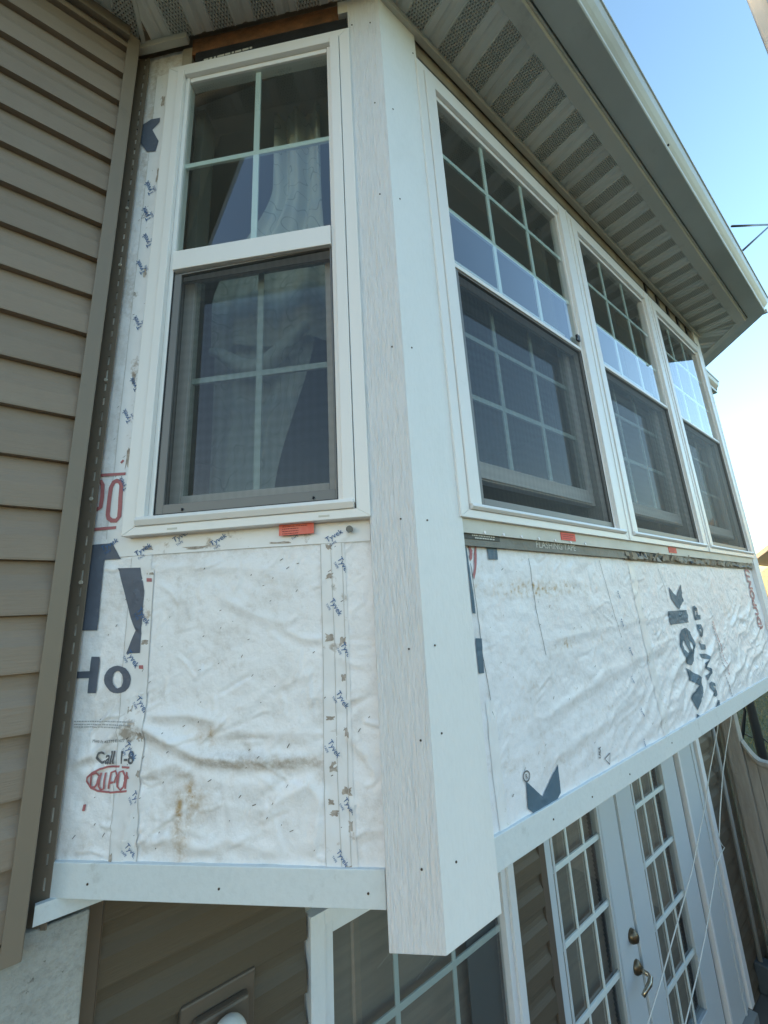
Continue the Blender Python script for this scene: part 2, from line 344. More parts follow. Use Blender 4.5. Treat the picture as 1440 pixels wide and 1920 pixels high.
# ================================================================ INTERIOR ROOM (seen through the glass)
struct(MB().box(-2.4,3.45,.68,4.2,-.49,-.44).box(.02,2.84,.06,.68,-.49,-.44).build('floor', M_floorin))
struct(MB().box(-2.4,3.45,.68,4.2,1.79,1.85).loft([[(-.44,.68,z),(.03,.09,z),(2.84,.09,z),(3.31,.68,z)] for z in (1.79,1.85)]).build('ceiling', M_ceil))
struct(MB().box(-2.4,3.5,4.2,4.3,-.6,1.85).box(-2.5,-2.4,.66,4.3,-.6,1.85).box(3.45,3.5,.66,4.2,-.6,1.85).box(-2.4,-.50,.60,.68,-.6,1.85).build('interior_wall', M_room))

# ================================================================ SIDING
EXP = .1143
def lap_profile(y0=0.0):
    # (outward depth, height) from the bottom edge of one dutch-lap course up
    return [(y0-.0200,0),(y0-.0205,.004),(y0-.0180,.052),(y0-.0135,.060),(y0-.0080,.070),(y0-.0040,.084),(y0-.0030,.1135)]
def lap_board(parent, x0, x1, z, zmax=None, m=None):
    pr = lap_profile()
    if zmax is not None: pr = [(y, h) for y, h in pr if z+h <= zmax] or pr[:2]
    ring = lambda x: [(x, 0.002, z)] + [(x, y, z+h) for y, h in pr] + [(x, .002, z+pr[-1][1])]
    return MB().loft([ring(x0), ring(x1)]).build('siding_board', m or M_lap, parent)
wall = thing('house_wall', 'upper tan house wall of horizontal vinyl lap siding left of the bay', 'wall', FM)
for k in range(-1, 20):
    zb = 1.632 - k*EXP
    lap_board(wall, -2.5, -.586, zb, 1.80 if k < 0 else None)
MB().box(-2.5,-.592,.003,.055,-.56,1.83).build('sheathing', M_room, wall)
# inside corner channel between siding and bay
z0c, z1c = -.575, 1.80
ch = MB()
ch.box(-.588,-.557,-.028,-.024,z0c,z1c)
ch.box(-.588,-.585,-.024,.0,z0c,z1c)
ch.box(-.5595,-.5565,-.024,.026,z0c,z1c).build('corner_channel', M_chan, wall, .0012)
MB().box(-2.5,-.585,-.030,.002,1.775,1.828).box(-2.5,-.585,-.042,-.030,1.768,1.776).build('soffit_channel', M_chan, wall, .001)
MB().box(-2.5,-.588,-.012,.002,-.572,-.548).build('starter_strip', M_chan, wall)

# ================================================================ BAY WALLS WITH HOUSE WRAP
def fold(pts, amp, wid):
    return ([Vector((a,b)) for a,b in pts], amp, wid)
def seg_dist(p, a, b):
    ab = b-a; t = max(0, min(1, (p-a).dot(ab)/max(ab.length_squared,1e-9))); q = a+ab*t; d = p-q
    side = ab.x*d.y - ab.y*d.x
    return d.length, side, t
FOLDS_A = [
 fold([(-.757,-.275),(-.70,-.255),(-.64,-.205),(-.60,-.190)], .007, .012),
 fold([(-.64,-.212),(-.60,-.205),(-.54,-.232),(-.47,-.262),(-.38,-.270),(-.28,-.268),(-.205,-.268)], .011, .017),
 fold([(-.47,-.205),(-.35,-.222),(-.22,-.222)], .005, .02),
 fold([(-.60,-.185),(-.50,-.185),(-.42,-.20)], .006, .014),
 fold([(-.61,-.30),(-.52,-.275),(-.46,-.30)], .005, .016),
 fold([(-.205,-.35),(-.24,-.31),(-.30,-.34),(-.34,-.375)], .007, .016),
 fold([(-.235,-.44),(-.225,-.38),(-.215,-.33)], .006, .010),
 fold([(-.62,-.44),(-.60,-.36),(-.575,-.31)], .007, .012),
 fold([(-.61,-.415),(-.50,-.41),(-.40,-.425)], .005, .014),
 fold([(-.50,-.435),(-.40,-.405),(-.28,-.43)], .005, .016),
 fold([(-.30,-.02),(-.25,-.045),(-.20,-.05)], .004, .010),
 fold([(-.45,.06),(-.36,.01),(-.27,-.02)], .003, .014),
 fold([(-.61,.125),(-.48,.12),(-.30,.10)], .003, .02),
 fold([(-.17,-.22),(-.13,-.26),(-.10,-.31)], .005, .012),
 fold([(-.16,-.40),(-.12,-.385),(-.09,-.39)], .005, .012)]
FOLDS_B = [
 fold([(.30,-.28),(.60,-.24),(1.0,-.19),(1.3,-.17)], .006, .022),
 fold([(.35,-.37),(.7,-.33),(1.0,-.29)], .006, .02),
 fold([(1.05,-.40),(1.25,-.27),(1.5,-.19),(1.75,-.10)], .011, .022),
 fold([(1.25,-.42),(1.45,-.31),(1.7,-.24),(1.95,-.21)], .011, .020),
 fold([(1.5,-.43),(1.7,-.34),(1.95,-.30)], .010, .018),
 fold([(1.4,-.37),(1.6,-.27),(1.8,-.19)], .008, .016),
 fold([(1.8,-.42),(1.95,-.36),(2.1,-.34),(2.25,-.28)], .011, .018),
 fold([(2.0,-.30),(2.15,-.20),(2.3,-.19),(2.5,-.10)], .012, .020),
 fold([(2.05,-.16),(2.2,-.12),(2.35,-.14),(2.6,-.05)], .009, .018),
 fold([(2.1,-.40),(2.3,-.33),(2.5,-.31),(2.7,-.24)], .012, .020),
 fold([(2.3,-.27),(2.45,-.24),(2.65,-.17)], .010, .018),
 fold([(2.35,-.42),(2.6,-.36),(2.75,-.33)], .010, .016),
 fold([(.9,-.43),(1.05,-.39),(1.2,-.38)], .006, .016),
 fold([(1.95,.145),(2.02,.08),(2.0,.03)], .004, .010),
 fold([(.35,-.10),(.6,-.09),(1.0,-.075),(1.5,-.06)], .003, .014),
 fold([(.16,-.30),(.20,-.20),(.19,-.05),(.17,.1)], .004, .012)]
FS = 1.0
def rnd_creases(n, u0,u1,z0,z1, seed, amp):
    rd = random.Random(seed); out = []
    for i in range(n):
        u = rd.uniform(u0,u1); z = rd.uniform(z0,z1); a = rd.choice([rd.gauss(.15,.35), rd.gauss(1.5,.25), rd.gauss(.7,.3)]); L_ = rd.uniform(.02,.09)
        m_ = (u+math.cos(a)*L_*.5+rd.uniform(-.008,.008), z+math.sin(a)*L_*.5+rd.uniform(-.008,.008))
        out.append(fold([(u,z),m_,(u+math.cos(a)*L_,z+math.sin(a)*L_)], amp*rd.uniform(.5,1.4)*rd.choice([1,1,-.7]), rd.uniform(.0035,.008)))
    return out
_bins = {}
def near(folds, p):
    key = id(folds)
    if key not in _bins:
        d = {}
        for f in folds:
            pts = f[0]; r = max(.02, f[2]*3.2)
            for i in range(int(math.floor((min(q.x for q in pts)-r)*12)), int(math.floor((max(q.x for q in pts)+r)*12))+1):
                for j in range(int(math.floor((min(q.y for q in pts)-r)*12)), int(math.floor((max(q.y for q in pts)+r)*12))+1): d.setdefault((i,j),[]).append(f)
        _bins[key] = d
    return _bins[key].get((int(math.floor(p.x*12)),int(math.floor(p.y*12))), ())
def foldsum(p, folds):
    h = 0; st = 0
    for pts, amp, wid in near(folds, p):
        best = None
        L_ = len(pts)-1
        for i in range(L_):
            d, s, t = seg_dist(p, pts[i], pts[i+1])
            if best is None or d < best[0]: best = (d, s, (i+t)/L_)
        d, s, t = best
        tap = ss(0,.2,t)*ss(0,.2,1-t)*.85+.15
        sd_ = d if s > 0 else -d
        h += amp*FS*tap*(.45*math.exp(-(sd_/wid)**2) + .55*math.exp(-abs(sd_)/(wid*.55)) - .45*math.exp(-((sd_+wid*1.3)/(wid*.9))**2))
        st = max(st, amp*tap/.011*math.exp(-((sd_+wid*.5)/(wid*.55))**2))
    return h, st
CR_A = rnd_creases(120, -.74,-.10,-.44,.14, 31, .0016) + rnd_creases(50, -.72,-.12,-.44,-.15, 32, .0030)
CR_B = rnd_creases(230, .16,2.7,-.44,.13, 33, .0016) + rnd_creases(130, 1.0,2.7,-.43,-.05, 34, .0034)
def hA(u, z):
    p = Vector((u,z)); n1 = noise.fractal(Vector((u*7,z*10,1.3)), 1.0, 2.1, 4)
    n2 = 1-abs(noise.noise(Vector((u*6+.8*noise.noise(Vector((u*3,z*3,0))), z*16, 4.2))))*2
    low = ss(.1,-.35,z) if u > -1 else 1
    h, st = foldsum(p, FOLDS_A); h = h*.8 + foldsum(p, CR_A)[0]
    edge = ss(0,.05,-u-.06)
    n3 = noise.noise(Vector((u*26, z*34, 8.8)))
    kf = ss(-.765,-.735,u)
    return kf*(h + .0012*n1 + .0022*low*max(0,n2-.35) + .0011*n3*(.5+low) + .0005*noise.noise(Vector((u*60,z*75,2))))
def hB(u, z):
    p = Vector((u,z)); n1 = noise.fractal(Vector((u*5,z*8,7.3)), 1.0, 2.1, 4)
    q = .55*u+z
    n2 = 1-abs(noise.noise(Vector(((z*1.0-u*.45)*17+1.2*noise.noise(Vector((u*4,z*4,2))), q*4, 4.2))))*2
    low = ss(.05,-.33,z + .12*(u-1.2)*0)*ss(.1,.9,u*.6)+ .25*ss(.0,-.3,z)
    low = min(1.2, low + ss(2.0,2.3,u)*ss(.05,-.12,z))
    h, st = foldsum(p, FOLDS_B); h = h*.50 + foldsum(p, CR_B)[0]
    n3 = noise.noise(Vector((u*24, z*30, 3.8)))
    return h + .0016*n1 + .0042*low*max(0,n2-.25) + .0011*n3 + .0005*noise.noise(Vector((u*55,z*75,2)))
FOLDS_A5 = FOLDS_A[:5]
def stainA(u, z):
    h, st = foldsum(Vector((u,z)), FOLDS_A5); n = .5+.5*noise.noise(Vector((u*20,z*20,5)))
    s = st*.95*n*1.4
    s += .8*math.exp(-((z+.272)/.012)**2)*ss(-.48,-.42,u)*ss(-.19,-.23,u)
    s += .5*math.exp(-((z-.155)/.012)**2)*ss(-.62,-.6,u)
    s += .30*ss(.52,.7,noise.fractal(Vector((u*9,z*9,9)),1,2,3)*.5+.5)
    # vertical grime on the narrow strip beside the window
    if z > .2: s += .45*ss(.45,.6,noise.fractal(Vector((u*26,z*5,2)),1,2,3)*.5+.5) + .5*ss(1.55,1.75,z)
    r = 0
    for (a,b,ra,rb,k) in ((-.475,-.335,.030,.030,1),(-.497,-.375,.014,.045,1),(-.49,-.42,.012,.03,.6),(-.455,-.222,.02,.02,.7),(-.72,.86,.015,.02,1),(-.735,1.55,.03,.06,.6),(-.72,1.20,.01,.04,1)):
        r += k*math.exp(-((u-a)/ra)**2-((z-b)/rb)**2)*(.55+.9*noise.noise(Vector((u*60,z*14,1))))
    return min(1,s), max(0,min(1,r))
def stainB(u, z):
    h, st = foldsum(Vector((u,z)), FOLDS_B); n = .5+.5*noise.noise(Vector((u*20,z*20,5)))
    s = st*.22*n + .22*ss(.55,.75,noise.fractal(Vector((u*9,z*9,4)),1,2,3)*.5+.5)
    s += .5*math.exp(-((z-.14)/.010)**2)
    r = 0
    for (a,b,ra,rb,k) in ((.45,.045,.28,.016,.8),(.42,.028,.15,.010,.7),(.55,-.11,.05,.012,1),(.30,-.255,.03,.012,.7),(.25,-.34,.08,.008,.6),(.36,-.19,.04,.02,.5),(.75,-.12,.06,.02,.3),(.7,-.30,.10,.006,.4)):
        r += k*math.exp(-((u-a)/ra)**2-((z-b)/rb)**2)*(.2+1.6*max(0,noise.noise(Vector((u*90,z*90,1)))))
    return min(1,s), max(0,min(1,r))
YW = .022
def wrap_mesh(name, u0,u1,z0,z1, step, hf, sf, m, parent, wav=None):
    nx = int((u1-u0)/step); nz = int((z1-z0)/step); vs=[]; fs=[]; st=[]; rs=[]
    for j in range(nz+1):
        for i in range(nx+1):
            u = u0+(u1-u0)*i/nx; z = z0+(z1-z0)*j/nz
            if wav and j == nz: z += .004*noise.noise(Vector((u*14,0,3)))
            vs.append((u, YW-hf(u,z), z)); a,b = sf(u,z); st.append(a); rs.append(b)
    for j in range(nz):
        for i in range(nx): a = j*(nx+1)+i; fs.append((a,a+1,a+nx+2,a+nx+1))
    me = bpy.data.meshes.new(name); me.from_pydata(vs, [], fs); me.update()
    for nm, d in (('stain',st),('rust',rs)):
        at = me.attributes.new(nm, 'FLOAT', 'POINT'); at.data.foreach_set('value', d)
    return link(name, me, m, parent, smooth=True)
def drape(me, hf, off, mx=None, maxlen=.011):
    """cut a flat print into short edges and lay it on the sheet"""
    bm = bmesh.new(); bm.from_mesh(me)
    if mx: bmesh.ops.transform(bm, matrix=mx, verts=bm.verts)
    bmesh.ops.triangulate(bm, faces=bm.faces)
    for _ in range(6):
        es = [e for e in bm.edges if e.calc_length() > maxlen]
        if not es: break
        bmesh.ops.subdivide_edges(bm, edges=es, cuts=1); bmesh.ops.triangulate(bm, faces=bm.faces)
    for v in bm.verts: u, z = v.co.x, v.co.z; v.co = (u, YW-hf(u,z)-off, z)
    bmesh.ops.recalc_face_normals(bm, faces=bm.faces)
    bm.to_mesh(me); bm.free(); return me
def curve_mesh(name, loops):
    cu = bpy.data.curves.new(name, 'CURVE'); cu.dimensions = '2D'; cu.fill_mode = 'BOTH'
    for lp in loops:
        sp = cu.splines.new('POLY'); sp.points.add(len(lp)-1); sp.use_cyclic_u = True
        for i, (a,b) in enumerate(lp): sp.points[i].co = (a,b,0,1)
    o = bpy.data.objects.new(name, cu); COL.objects.link(o); dg = bpy.context.evaluated_depsgraph_get(); dg.update()
    me = bpy.data.meshes.new_from_object(o.evaluated_get(dg)); bpy.data.objects.remove(o); bpy.data.curves.remove(cu)
    me.name = name; return me
XZ = Matrix(((1,0,0,0),(0,0,1,0),(0,1,0,0),(0,0,0,1)))    # xy print -> xz plane
def print_poly(parent, name, loops, m, hf, off=.0022):
    me = curve_mesh(name, loops); drape(me, hf, off, XZ); return link(name, me, m, parent)
def stroke_mesh(pts, wd, closed=False):
    P_ = [Vector(p) for p in pts]; n = len(P_); L_=[]; R_=[]
    for i in range(n):
        a = P_[(i-1)%n] if closed or i>0 else P_[i]; b = P_[(i+1)%n] if closed or i<n-1 else P_[i]
        t = (b-a).normalized(); nn = Vector((-t.y,t.x)); L_.append(P_[i]+nn*wd/2); R_.append(P_[i]-nn*wd/2)
    me = bpy.data.meshes.new('stroke'); vs = [(*p,0) for p in L_+R_]; fs = [(i,(i+1)%n,n+(i+1)%n,n+i) for i in range(n if closed else n-1)]
    me.from_pydata(vs,[],fs); return me
def print_stroke(parent, name, pts, wd, m, hf, closed=False, off=.0022):
    me = stroke_mesh(pts, wd, closed); drape(me, hf, off, XZ); return link(name, me, m, parent)
_tcache = {}
def text_mesh(txt, bold=.02):
    k = (txt,bold)
    if k not in _tcache:
        cu = bpy.data.curves.new('t','FONT'); cu.body = txt; cu.size = 1; cu.offset = bold; cu.resolution_u = 3
        o = bpy.data.objects.new('t', cu); COL.objects.link(o); dg = bpy.context.evaluated_depsgraph_get(); dg.update()
        me = bpy.data.meshes.new_from_object(o.evaluated_get(dg)); bpy.data.objects.remove(o); bpy.data.curves.remove(cu)
        xs = [v.co.x for v in me.vertices]; ys = [v.co.y for v in me.vertices]
        _tcache[k] = (me, min(xs), max(xs), min(ys), max(ys))
    return _tcache[k]
def place_text(parent, name, txt, a, b, m, hf, hscale=1.0, bold=.02, off=.0024, maxlen=.012, clip=None, flat=None):
    """text whose baseline runs from a to b (u,z)"""
    me0,x0,x1,y0,y1 = text_mesh(txt,bold); me = me0.copy(); a = Vector(a); b = Vector(b); d = b-a; s = d.length/(x1-x0); t = d.normalized(); n = Vector((-t.y,t.x))
    for v in me.vertices:
        p = a + t*(v.co.x-x0)*s + n*(v.co.y)*s*hscale
        v.co = (p.x, p.y, 0)
    if clip:
        bm = bmesh.new(); bm.from_mesh(me)
        for co, no in ((Vector((clip[0],0,0)),Vector((-1,0,0))),(Vector((clip[1],0,0)),Vector((1,0,0)))):
            bmesh.ops.bisect_plane(bm, geom=bm.verts[:]+bm.edges[:]+bm.faces[:], plane_co=co, plane_no=no, clear_outer=True)
        bm.to_mesh(me); bm.free()
    if flat is None: drape(me, hf, off, XZ, maxlen)
    else:
        me.transform(XZ)
        for v in me.vertices: v.co.y = flat
    me.name = name
    return link(name, me, m, parent)
def dash_row(parent, name, a, b, h, m, hf, seed=1, flat=None):
    """a row of print too small to read: short broken dashes"""
    rd_ = random.Random(seed); a = Vector(a); b = Vector(b); L_ = (b-a).length; t = (b-a)/L_; n = Vector((-t.y,t.x))*h/2; x_ = 0; mb_ = MB()
    while x_ < L_:
        w_ = h*rd_.uniform(.8,3.2); p = a+t*x_; q = a+t*min(L_,x_+w_)
        Y = (lambda c: flat) if flat is not None else (lambda c: YW-hf(c.x,c.y)-.0024)
        mb_.quad(*[(c.x,Y(c),c.y) for c in (p-n,q-n,q+n,p+n)]); x_ += w_+h*rd_.uniform(.3,.8)
    o_ = mb_.build(name, m, parent); o_['kind'] = 'stuff'; return o_
def strip(parent, name, pts, wd, m, hf, off=.0012):
    me = stroke_mesh(pts, wd); drape(me, hf, off, XZ, .014); return link(name, me, m, parent, smooth=True)

TR={'A_blue':[[[(-0.765,0.189),(-0.71,0.189),(-0.684,0.15),(-0.726,0.151),(-0.725,-0.007),(-0.769,-0.005)]],[[(-0.688,0.129),(-0.633,0.127),(-0.618,0.074),(-0.618,0.048),(-0.615,-0.059),(-0.648,-0.059),(-0.631,-0.011),(-0.646,0.017)]],[[(-0.731,-0.062),(-0.71,-0.063),(-0.71,-0.137),(-0.731,-0.137),(-0.732,-0.106),(-0.763,-0.106),(-0.763,-0.092),(-0.732,-0.092)]],[[(-0.631,-0.112),(-0.632,-0.121),(-0.635,-0.129),(-0.641,-0.135),(-0.65,-0.138),(-0.659,-0.139),(-0.669,-0.138),(-0.678,-0.134),(-0.686,-0.127),(-0.692,-0.119),(-0.694,-0.111),(-0.694,-0.102),(-0.69,-0.094),(-0.684,-0.088),(-0.675,-0.084),(-0.666,-0.083),(-0.656,-0.085),(-0.646,-0.089),(-0.639,-0.096),(-0.633,-0.104)],[(-0.651,-0.107),(-0.653,-0.102),(-0.657,-0.098),(-0.66,-0.095),(-0.664,-0.094),(-0.668,-0.095),(-0.672,-0.097),(-0.674,-0.101),(-0.675,-0.106),(-0.675,-0.111),(-0.674,-0.116),(-0.672,-0.121),(-0.668,-0.125),(-0.665,-0.128),(-0.661,-0.129),(-0.657,-0.128),(-0.653,-0.126),(-0.651,-0.122),(-0.65,-0.117),(-0.65,-0.112)]],[[(-0.761,1.517),(-0.734,1.533),(-0.704,1.532),(-0.704,1.514),(-0.726,1.487),(-0.701,1.435),(-0.707,1.394),(-0.737,1.401),(-0.761,1.441),(-0.761,1.491)]]],'A_red':[([(-0.766,0.362),(-0.695,0.359)],0.0045,0),([(-0.766,0.226),(-0.705,0.226)],0.0045,0),([(-0.724,0.34),(-0.717,0.343),(-0.708,0.34),(-0.703,0.331),(-0.702,0.305),(-0.7,0.252),(-0.707,0.243),(-0.719,0.244),(-0.728,0.251),(-0.731,0.26),(-0.731,0.302),(-0.73,0.327)],0.0068,1),([(-0.77,0.345),(-0.759,0.345),(-0.753,0.336),(-0.751,0.304),(-0.752,0.28),(-0.761,0.275),(-0.77,0.277)],0.0065,0),([(-0.71,0.394),(-0.706,0.39)],0.006,0),([(-0.617,-0.281),(-0.646,-0.279),(-0.666,-0.279),(-0.683,-0.283),(-0.697,-0.289),(-0.709,-0.298),(-0.71,-0.305),(-0.699,-0.317),(-0.684,-0.323),(-0.664,-0.325),(-0.641,-0.325),(-0.618,-0.323)],0.0028,0),([(-0.699,-0.293),(-0.7,-0.315),(-0.691,-0.316),(-0.686,-0.31),(-0.684,-0.296),(-0.69,-0.29)],0.0032,1),([(-0.68,-0.29),(-0.682,-0.315),(-0.677,-0.321),(-0.67,-0.319),(-0.67,-0.29)],0.0032,0),([(-0.659,-0.319),(-0.658,-0.29),(-0.648,-0.287),(-0.643,-0.294),(-0.645,-0.306),(-0.657,-0.308)],0.0032,0),([(-0.639,-0.289),(-0.64,-0.315),(-0.632,-0.321),(-0.626,-0.315),(-0.626,-0.296),(-0.631,-0.287)],0.0032,1),([(-0.622,-0.319),(-0.622,-0.289),(-0.617,-0.301)],0.0032,0)],'A_redbox':[[(-0.713,-0.348),(-0.707,-0.347),(-0.708,-0.359),(-0.714,-0.359)],[(-0.615,0.102),(-0.602,0.101),(-0.601,0.093),(-0.614,0.094)],[(-0.615,-0.084),(-0.605,-0.084),(-0.604,-0.092),(-0.614,-0.091)]],'B_blue':[[[(0.291,-0.379),(0.345,-0.424),(0.426,-0.378),(0.418,-0.436),(0.383,-0.453),(0.317,-0.455),(0.289,-0.433)]],[[(1.368,0.038),(1.387,0.026),(1.425,0.001),(1.507,0.049),(1.494,-0.021),(1.423,-0.052),(1.367,-0.008)]],[[(1.305,-0.054),(1.504,-0.057),(1.497,-0.107),(1.301,-0.105)]],[[(1.431,-0.125),(1.456,-0.126),(1.481,-0.14),(1.506,-0.18),(1.499,-0.221),(1.467,-0.255),(1.428,-0.267),(1.388,-0.257),(1.363,-0.223),(1.358,-0.179),(1.37,-0.147),(1.399,-0.131)],[(1.382,-0.185),(1.385,-0.203),(1.403,-0.218),(1.419,-0.214),(1.409,-0.174),(1.395,-0.17)],[(1.447,-0.198),(1.446,-0.216),(1.457,-0.219),(1.474,-0.204),(1.471,-0.185),(1.455,-0.176)],[(1.444,-0.174),(1.453,-0.174),(1.453,-0.127),(1.446,-0.127)]],[[(1.365,-0.268),(1.507,-0.323),(1.501,-0.34),(1.499,-0.358),(1.486,-0.374),(1.434,-0.402),(1.386,-0.423),(1.356,-0.375),(1.365,-0.367),(1.457,-0.345),(1.373,-0.314)]],[[(1.369,-0.432),(1.443,-0.461),(1.35,-0.459)]],[[(1.593,-0.046),(1.617,-0.042),(1.639,-0.056),(1.633,-0.083),(1.663,-0.084),(1.654,-0.103),(1.584,-0.103),(1.583,-0.062)],[(1.604,-0.08),(1.623,-0.08),(1.629,-0.066),(1.606,-0.064)]],[[(1.589,-0.12),(1.633,-0.122),(1.645,-0.147),(1.628,-0.17),(1.612,-0.175),(1.581,-0.166),(1.577,-0.142)],[(1.606,-0.164),(1.62,-0.161),(1.613,-0.139),(1.595,-0.14)]],[[(1.577,-0.184),(1.594,-0.2),(1.634,-0.206),(1.627,-0.225),(1.576,-0.222),(1.582,-0.206)]],[[(1.551,-0.235),(1.62,-0.242),(1.643,-0.255),(1.635,-0.277),(1.593,-0.288),(1.649,-0.306),(1.647,-0.318),(1.56,-0.341),(1.562,-0.322),(1.618,-0.314),(1.577,-0.292),(1.568,-0.274),(1.617,-0.264),(1.556,-0.253)]],[[(1.609,-0.35),(1.628,-0.359),(1.646,-0.394),(1.641,-0.407),(1.618,-0.411),(1.591,-0.399),(1.576,-0.369),(1.586,-0.355)],[(1.613,-0.395),(1.631,-0.394),(1.627,-0.372),(1.606,-0.366)]],[[(1.623,-0.424),(1.652,-0.429),(1.635,-0.445),(1.596,-0.442),(1.574,-0.453),(1.62,-0.457),(1.612,-0.462),(1.575,-0.461),(1.572,-0.449),(1.609,-0.433)]],[[(0.249,0.14),(0.288,0.142),(0.286,0.112),(0.249,0.111)]],[[(0.173,-0.067),(0.192,-0.069),(0.189,-0.142),(0.172,-0.141)]],[[(0.17,0.143),(0.176,0.135),(0.18,-0.014),(0.171,-0.013)]]],'B_red':[[[(0.182,0.14),(0.189,0.139),(0.195,0.131),(0.191,0.112),(0.184,0.105),(0.182,0.117),(0.185,0.131)]],[[(0.204,0.141),(0.211,0.141),(0.205,0.101),(0.197,0.077),(0.189,0.062),(0.187,0.074),(0.195,0.091)]],[[(1.156,-0.456),(1.178,-0.45),(1.203,-0.454),(1.196,-0.459)]]],'tA':[[(-0.173,0.115),(-0.153,0.08)],[(-0.192,0.029),(-0.172,-0.004)],[(-0.171,-0.06),(-0.152,-0.092)],[(-0.182,-0.151),(-0.163,-0.181)],[(-0.201,-0.239),(-0.182,-0.268)],[(-0.173,-0.337),(-0.155,-0.363)],[(-0.188,-0.421),(-0.171,-0.445)],[(-0.632,0.032),(-0.605,-0.003)],[(-0.648,-0.057),(-0.622,-0.091)],[(-0.616,-0.151),(-0.591,-0.183)],[(-0.632,-0.239),(-0.608,-0.269)],[(-0.606,-0.327),(-0.583,-0.356)],[(-0.612,-0.418),(-0.589,-0.444)],[(-0.733,0.171),(-0.694,0.192)],[(-0.646,0.153),(-0.608,0.174)],[(-0.553,0.178),(-0.515,0.199)],[(-0.462,0.163),(-0.425,0.183)],[(-0.28,0.172),(-0.243,0.192)],[(-0.194,0.152),(-0.158,0.171)],[(-0.686,1.038),(-0.709,1.087)],[(-0.698,0.949),(-0.72,0.996)],[(-0.69,0.769),(-0.711,0.812)],[(-0.681,0.585),(-0.702,0.625)],[(-0.693,0.497),(-0.713,0.535)],[(-0.684,0.319),(-0.704,0.354)],[(-0.697,1.229),(-0.72,1.283)],[(-0.697,1.134),(-0.72,1.186)]],'tB':[[(0.905,0.028),(0.917,-0.0)],[(0.889,-0.062),(0.9,-0.089)],[(0.914,-0.154),(0.926,-0.182)],[(0.894,-0.237),(0.905,-0.264)],[(0.916,-0.338),(0.927,-0.365)],[(0.894,-0.42),(0.905,-0.446)]],'usa':[(0.623,-0.411),(0.633,-0.384)],'dupontB':[(2.64,-0.209),(2.667,0.134)],'call':[(-0.693,-0.273),(-0.609,-0.274)],'meets':[(-0.706,-0.233),(-0.618,-0.234)],'lines':[[(-0.755,-0.192),(-0.615,-0.195)],[(-0.754,-0.198),(-0.617,-0.201)],[(-0.753,-0.203),(-0.641,-0.205)]],'reg':[(0.296,-0.371)],'tri':[(0.646,-0.417),(0.677,-0.41),(0.667,-0.435)],'triA':[(-0.719,1.167),(-0.705,1.149),(-0.73,1.143)],'sciB':[[(1.869,-0.357),(1.806,-0.119)],[(1.828,-0.469),(1.79,-0.13)]],'nails':[('A',-0.029,1.375),('A',-0.031,1.052),('A',-0.025,0.598),('A',-0.03,0.187),('A',-0.03,-0.072),('A',-0.019,-0.233),('A',-0.032,-0.435),('A',-0.083,1.708),('A',-0.028,1.7),('B',0.027,1.369),('B',0.027,1.049),('B',0.028,0.603),('B',0.034,0.185),('B',0.028,-0.069),('B',0.028,-0.227),('B',0.039,-0.437),('B',0.132,1.708)],'fn':[('A',-0.679,-0.479),('A',-0.41,-0.48),('A',-0.13,-0.48),('B',0.544,-0.478),('B',0.367,-0.474),('B',0.759,-0.481),('B',1.084,-0.469)]}

# ---- angled left face
bayA = thing('bay_side_wall', 'narrow angled left wall of the bay, bare white house wrap under and beside its window', 'wall', FA)
MB().box(-.80,-.004,.030,.050,-.50,1.835).build('sheathing', M_osb, bayA)
# the sheathing has a window hole: rebuild as four boards
bpy.data.objects.remove([o for o in bayA.children if o.name.startswith('sheathing')][0])
for d in ((-.80,-.645,.032,.055,-.50,1.835),(-.645,-.11,.032,.055,-.50,.19),(-.645,-.11,.032,.055,1.69,1.835),(-.11,-.004,.032,.055,-.50,1.835)):
    MB().box(*d).build('sheathing_board', M_osb, bayA)
wA = wrap_mesh('house_wrap', -.800,-.085,-.455,.205,.0036,hA,stainA,M_wrapA,bayA)
wrap_mesh('house_wrap', -.800,-.640,.205,1.815,.006,hA,stainA,M_wrapA,bayA)['label'] = 'grimy strip of house wrap beside the window casing'
MB().box(-.64,-.606,.012,.030,1.69,1.80).build('wrap_flap', M_dirtywood, bayA)
MB().box(-.606,-.125,.010,.030,1.758,1.829).build('exposed_sheathing', M_osb, bayA)
MB().box(-.59,-.10,.006,.030,1.69,1.7575).build('black_flashing', M_black, bayA)
MB().box(-.125,-.09,.002,.03,1.775,1.829).build('soffit_remnant', M_soff, bayA)
dash_row(bayA, 'tape_lettering', (-.56,1.715), (-.40,1.722), .008, M_flange, hA, 9, .0053)
for lps in TR['A_blue']: print_poly(wA, 'blue_print', lps, M_blue2, hA)
for pts, wd, cl in TR['A_red']: print_stroke(wA, 'red_print', pts, wd*(1.6 if wd>.004 else 1.35), M_red, hA, bool(cl))
for lp in TR['A_redbox']: print_poly(wA, 'red_print', [lp], M_red, hA)
a,b = TR['call']; place_text(wA, 'printed_word', 'Call 1-8', a, b, M_ink, hA, 1.25, .02)
a,b = TR['meets']; place_text(wA, 'printed_word', 'Meets the ASTM E1677 Type', a, b, M_ink, hA, 1.1, .0)
for a,b in TR['lines']:
    dash_row(wA, 'fine_print', a, b, .0022, M_fink, hA, int(abs(a[1])*1e4))
t = TR['triA']; print_stroke(wA, 'recycling_mark', t, .0022, M_ink, hA, True)
